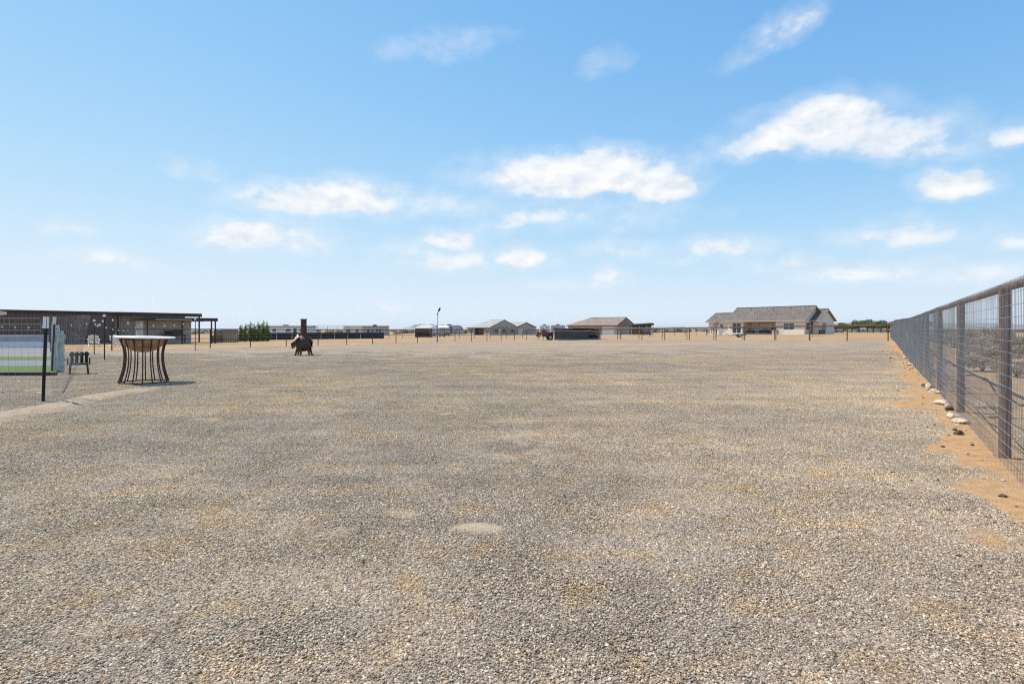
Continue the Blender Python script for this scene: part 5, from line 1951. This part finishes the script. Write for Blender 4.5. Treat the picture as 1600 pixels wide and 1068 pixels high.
# carport and dark vehicle right of the red-roofed house
cp = thing('carport', 'black-roofed carport attached beside the red-roofed house', 'carport', (1003 - 800) / F * 141, 141, R(-6))
MB().add([(-2.9, -1.6, 2.2), (2.7, -1.6, 2.3), (2.7, 2.2, 2.55), (-2.9, 2.2, 2.45), (-2.9, -1.6, 2.32), (2.7, -1.6, 2.75), (2.7, 2.2, 2.95), (-2.9, 2.2, 2.6)],
         [(0, 3, 2, 1), (4, 5, 6, 7), (0, 1, 5, 4), (1, 2, 6, 5), (2, 3, 7, 6), (3, 0, 4, 7)]).build('roof', M_FASCIA, cp)
MB().box(-2.8, 2.6, -1.66, -1.602, 2.36, 2.44).build('roof_trim', M_BLACK, cp)
for x in (-2.7, -0.8, 1.0, 2.5):
    MB().box(x - 0.06, x + 0.06, -1.5, -1.38, -0.3, 2.22).build('post', M_STUCCO2, cp)
MB().box(-2.8, 2.6, 2.0, 2.1, -0.3, 2.4).build('back_wall', M_TRIM, cp)
sv = thing('parked_car', 'dark green-grey car parked under the right end of the carport', 'car', (1011 - 800) / F * 132, 132, R(70))
MB().prism([(-1.9, 0.35), (1.9, 0.35), (1.95, 0.8), (1.2, 0.95), (0.6, 1.5), (-1.4, 1.52), (-1.85, 0.95)], 'y', -0.8, 0.8).build('body', mat('car_paint', (0.06, 0.075, 0.075), 0.35, 0.2), sv)
MB().prism([(0.45, 1.0), (0.98, 0.98), (0.52, 1.42), (-1.3, 1.44), (-1.6, 1.0)], 'y', -0.815, -0.802).build('side_window', M_GLASS, sv)
MB().add([(1.2, -0.7, 0.975), (1.2, 0.7, 0.975), (0.64, 0.66, 1.49), (0.64, -0.66, 1.49)], [(0, 1, 2, 3)]).build('windscreen', M_GLASS, sv)
for x in (-1.2, 1.2):
    for y in (-0.72, 0.72):
        wheel(sv, x, y, 0.32, 0.2)

# porch and garden things of the cream house
def hp(ox_, oy_):
    """house-local spot on the cream house's frame"""
    w = h1.matrix_basis @ Vector((ox_, oy_, 0))
    return w.x, w.y


rzh = h1.rotation_euler.z
pz = h1.location.z + 0.025


def sofa(label, x, y, w, z=None):
    t = thing('patio_sofa', label, 'sofa', *hp(x, y), rzh, z=pz if z is None else z)
    MB().bbox(-w / 2, w / 2, -0.35, 0.35, 0.12, 0.42, 0.03).build('seat', M_CUSH, t)
    MB().bbox(-w / 2, w / 2, 0.2, 0.36, 0.422, 0.85, 0.03).build('backrest', M_CUSH, t)
    for s in (-1, 1):
        MB().bbox(s * w / 2 - 0.08 + s * 0.082, s * w / 2 + 0.08 + s * 0.082, -0.36, 0.36, 0.0, 0.62, 0.03).build('arm', M_TRIM, t)
    for s in (-1, 1):
        MB().box(s * w * 0.4 - 0.03, s * w * 0.4 + 0.03, -0.3, -0.24, 0, 0.118).build('leg', M_BLACK, t)


sofa('long dark cushioned sofa in the middle of the porch', LX - 8.0, 1.6, 2.2)
sofa('short dark armchair at the left side of the porch', LX - 10.7, 1.0, 0.8)
gr = thing('barbecue_grill', 'dark lidded barbecue grill at the right side of the porch', 'grill', *hp(LX - 6.0, 0.9), rzh, z=pz)
MB().bbox(-0.5, 0.5, -0.28, 0.28, 0.1, 0.8, 0.02).build('cabinet', M_PANEL, gr)
MB().prism([(-0.28, 0.802), (0.28, 0.802), (0.26, 1.0), (0.1, 1.12), (-0.12, 1.1), (-0.27, 0.95)], 'x', -0.42, 0.42).build('lid', M_BLACK, gr)
MB().tube([(-0.3, -0.33, 0.95), (0.3, -0.33, 0.95)], 0.02, 6).build('handle', M_ROOFPALE, gr)
for s in (-1, 1):
    MB().box(s * 0.4 - 0.04, s * 0.4 + 0.04, -0.2, 0.2, 0, 0.098).build('caster', M_RUBBER, gr)
pt = thing('storage_chest', 'grey-brown storage chest standing before the right porch corner', 'chest', *hp(LX - 4.8, -0.8), rzh, z=None)
MB().bbox(-0.55, 0.45, -0.3, 0.3, 0, 0.75, 0.03).build('body', M_STUCCO2, pt)
MB().bbox(-0.58, 0.48, -0.33, 0.33, 0.752, 0.85, 0.03).build('lid', M_TRIM, pt)
bx_ = thing('ac_unit', 'black square air-conditioning unit right of the cream house', 'tank', (1284 - 800) / F * 100, 100)  # dark box standing for an air-conditioning unit
MB().bbox(-0.45, 0.45, -0.4, 0.4, 0.0, 0.75, 0.05).build('body', M_BLACK, bx_)
MB().lathe([(0.14, 0.752), (0.14, 0.8), (0.05, 0.82)], 10).build('cap', M_BLACK, bx_)
sw = thing('garden_bench', 'dark garden bench on legs before the left wing of the cream house', 'bench', (1112 - 800) / F * 92, 92, R(-20))
MB().bbox(-0.85, 0.85, -0.25, 0.25, 0.42, 0.5, 0.02).build('seat', M_PANEL, sw)
for i in range(5):
    MB().bbox(-0.8 + i * 0.38, -0.7 + i * 0.38, 0.2, 0.24, 0.502, 0.98, 0.005).build('back_slat', M_PANEL, sw)
MB().bbox(-0.85, 0.85, 0.19, 0.25, 0.982, 1.06, 0.01).build('back_rail', M_PANEL, sw)
for x in (-0.75, 0.7):
    for y in (-0.22, 0.15):
        MB().box(x, x + 0.06, y, y + 0.06, 0, 0.418).build('leg', M_PANEL, sw)
ps = thing('play_slide', 'small pale teal and white play slide before the cream house', 'slide', (1133 - 800) / F * 94, 94, R(-15))
MB().add([(-0.9, -0.2, 1.0), (-0.6, -0.2, 1.0), (0.2, -0.2, 0.35), (0.75, -0.2, 0.1), (0.75, 0.2, 0.1), (0.2, 0.2, 0.35), (-0.6, 0.2, 1.0), (-0.9, 0.2, 1.0)],
         [(0, 1, 6, 7), (1, 2, 5, 6), (2, 3, 4, 5)]).build('chute', M_TEAL, ps).modifiers.new('thick', 'SOLIDIFY').thickness = 0.06
for s in (-1, 1):
    MB().prism([(-0.95, 0.0), (-0.6, 0.0), (-0.1, 0.9), (-0.6, 1.3), (-0.95, 1.3)], 'y', s * 0.235 - 0.03, s * 0.235 + 0.03).build('side', M_WHITE if s < 0 else M_TEAL, ps)
for i in range(3):
    MB().tube([(-0.9, -0.2, 0.25 + i * 0.3), (-0.9, 0.2, 0.25 + i * 0.3)], 0.03, 6).build('rung', M_WHITE, ps)
wg = thing('utility_trailer', 'low black utility trailer with ladder rack behind the brown fence', 'trailer', (1156 - 800) / F * 78, 78, R(-8))
MB().bbox(-0.75, 0.75, -0.4, 0.4, 0.3, 0.42, 0.02).build('deck', M_BLACK, wg)
wheel(wg, -0.1, -0.48, 0.24, 0.12)
wheel(wg, -0.1, 0.48, 0.24, 0.12)
MB().tube([(-0.75, 0, 0.34), (-1.1, 0, 0.3), (-1.25, 0, 0.05)], 0.03, 6).build('tongue', M_BLACK, wg)
for x in (0.55, 0.7):
    MB().tube([(x, -0.3, 0.42), (x - 0.25, -0.3, 1.35)], 0.03, 6).build('rack_leg', M_BLACK, wg)
MB().tube([(0.2, -0.3, 1.34), (0.5, -0.3, 1.34)], 0.03, 6).build('rack_bar', M_BLACK, wg)

# ------------------------------------------------------------------ rocks along the right fence
def rock(label, px, py, s, m, seed, flat=0.6):
    x, y = at(px - 9, py)
    s *= 1.4
    g = np.random.default_rng(seed)
    me = bpy.data.meshes.new('rock')
    bm = bmesh.new()
    bmesh.ops.create_icosphere(bm, subdivisions=2, radius=1)
    ax = np.array([1.0, g.uniform(0.6, 0.8), flat * g.uniform(0.8, 1.1)])
    pl = [(Vector(g.normal(0, 1, 3)).normalized(), g.uniform(0.55, 0.85)) for _ in range(9)]
    for v in bm.verts:
        for nrm_, dd in pl:
            k_ = v.co.dot(nrm_)
            if k_ > dd:
                v.co -= nrm_ * (k_ - dd)
        v.co = Vector((v.co.x * ax[0], v.co.y * ax[1], v.co.z * ax[2])) * s
    bm.to_mesh(me)
    bm.free()
    o = link('rock', me, m)
    o.location = (x, y, T(x, y) + 0.02 + s * flat * 0.45)
    o.rotation_euler = (0, 0, g.uniform(0, 6))
    return tag(o, label, 'rock', 'rocks along the mesh fence')


rock('nearest small dark brown rock on the dirt by the mesh fence', 1508, 682, 0.045, M_ROCKD, 1)
rock('flat reddish rock in the nearest pair by the mesh fence', 1510, 664, 0.085, M_ROCK, 2, 0.5)
rock('whitish wedge-shaped rock in the nearest pair by the mesh fence', 1499, 656, 0.085, M_ROCK, 3, 0.55)
rock('tiny pale pebble in front of the nearest pair of rocks', 1502, 670, 0.02, M_ROCK, 4)
rock('brown rock between the two pale pairs by the mesh fence', 1493, 643, 0.06, M_ROCKD, 5)
rock('big whitish rock in the middle of the row by the mesh fence', 1482, 634, 0.10, M_ROCK, 6, 0.55)
rock('small pale rock just right of the big whitish rock', 1490, 638, 0.05, M_ROCK, 7)
rock('long reddish rock behind the big whitish rock', 1468, 616, 0.10, M_ROCK, 8, 0.5)
rock('upright pale rock near the far end of the rock row', 1461, 608, 0.075, M_ROCK, 9, 0.8)
rock('small brown rock at the far end of the rock row', 1454, 605, 0.06, M_ROCKD, 10)
rock('distant reddish rock on the dirt strip by the mesh fence', 1432, 571, 0.09, M_ROCK, 11, 0.5)
rock('farthest pale rock on the dirt strip by the mesh fence', 1424, 561, 0.10, M_ROCK, 12, 0.5)
rock('lone black stone on the dirt at the right edge', 1576, 781, 0.022, M_ROCKD, 13)

g = np.random.default_rng(321)
V, Fc = icosa()
n = 260
dd = g.uniform(2.4, 30, n)
off = np.abs(g.normal(0, 0.45, n)) + 0.05
px_ = 1.186 + 0.647 * dd - off * 0.84
py_ = dd + off * 0.543
r_ = np.clip(0.009 * np.exp(g.normal(0, 0.5, n)), 0.005, 0.03) * (1 + dd / 30)
vv = V[None] * r_[:, None, None] * g.uniform(0.7, 1.3, (n, 12, 1)) * np.array([1.3, 1.0, 0.7])
vv[:, :, 0] += px_[:, None]
vv[:, :, 1] += py_[:, None]
vv[:, :, 2] += (yard_z(px_, py_) + r_ * 0.3)[:, None]
pb = fast_mesh('pebbles', vv.reshape(-1, 3), (Fc[None] + np.arange(n)[:, None, None] * 12).reshape(-1, 3))
tn = np.where(g.uniform(0, 1, n)[:, None] < 0.22, np.array([[0.12, 0.07, 0.045]]), np.array([[0.50, 0.36, 0.26]])) * g.uniform(0.7, 1.3, (n, 1))
ca_ = pb.attributes.new('tone', 'FLOAT_COLOR', 'POINT')
ca_.data.foreach_set('color', np.repeat(np.concatenate([tn, np.ones((n, 1))], 1), 12, 0).astype(np.float32).ravel())
tag(link('pebbles', pb, M_STONE), 'small loose pebbles scattered on the orange dirt strip by the mesh fence', 'pebbles', kind='stuff')

# ------------------------------------------------------------------ air
hm = bpy.data.materials.new('pale_air')
hm.use_nodes = True
hn = hm.node_tree
hn.nodes.clear()
ho = hn.nodes.new('ShaderNodeOutputMaterial')
hv_ = hn.nodes.new('ShaderNodeVolumePrincipled')
hv_.inputs['Color'].default_value = (0.90, 0.93, 0.97, 1)
hv_.inputs['Density'].default_value = 0.00008
hv_.inputs['Anisotropy'].default_value = 0.2
hn.links.new(hv_.outputs[0], ho.inputs['Volume'])
hz_o = MB().box(-4500, 4500, -350, 9500, -14, 56).build('haze', hm)
tag(hz_o, 'thin pale blue air fading the far mountains', 'haze', kind='stuff')
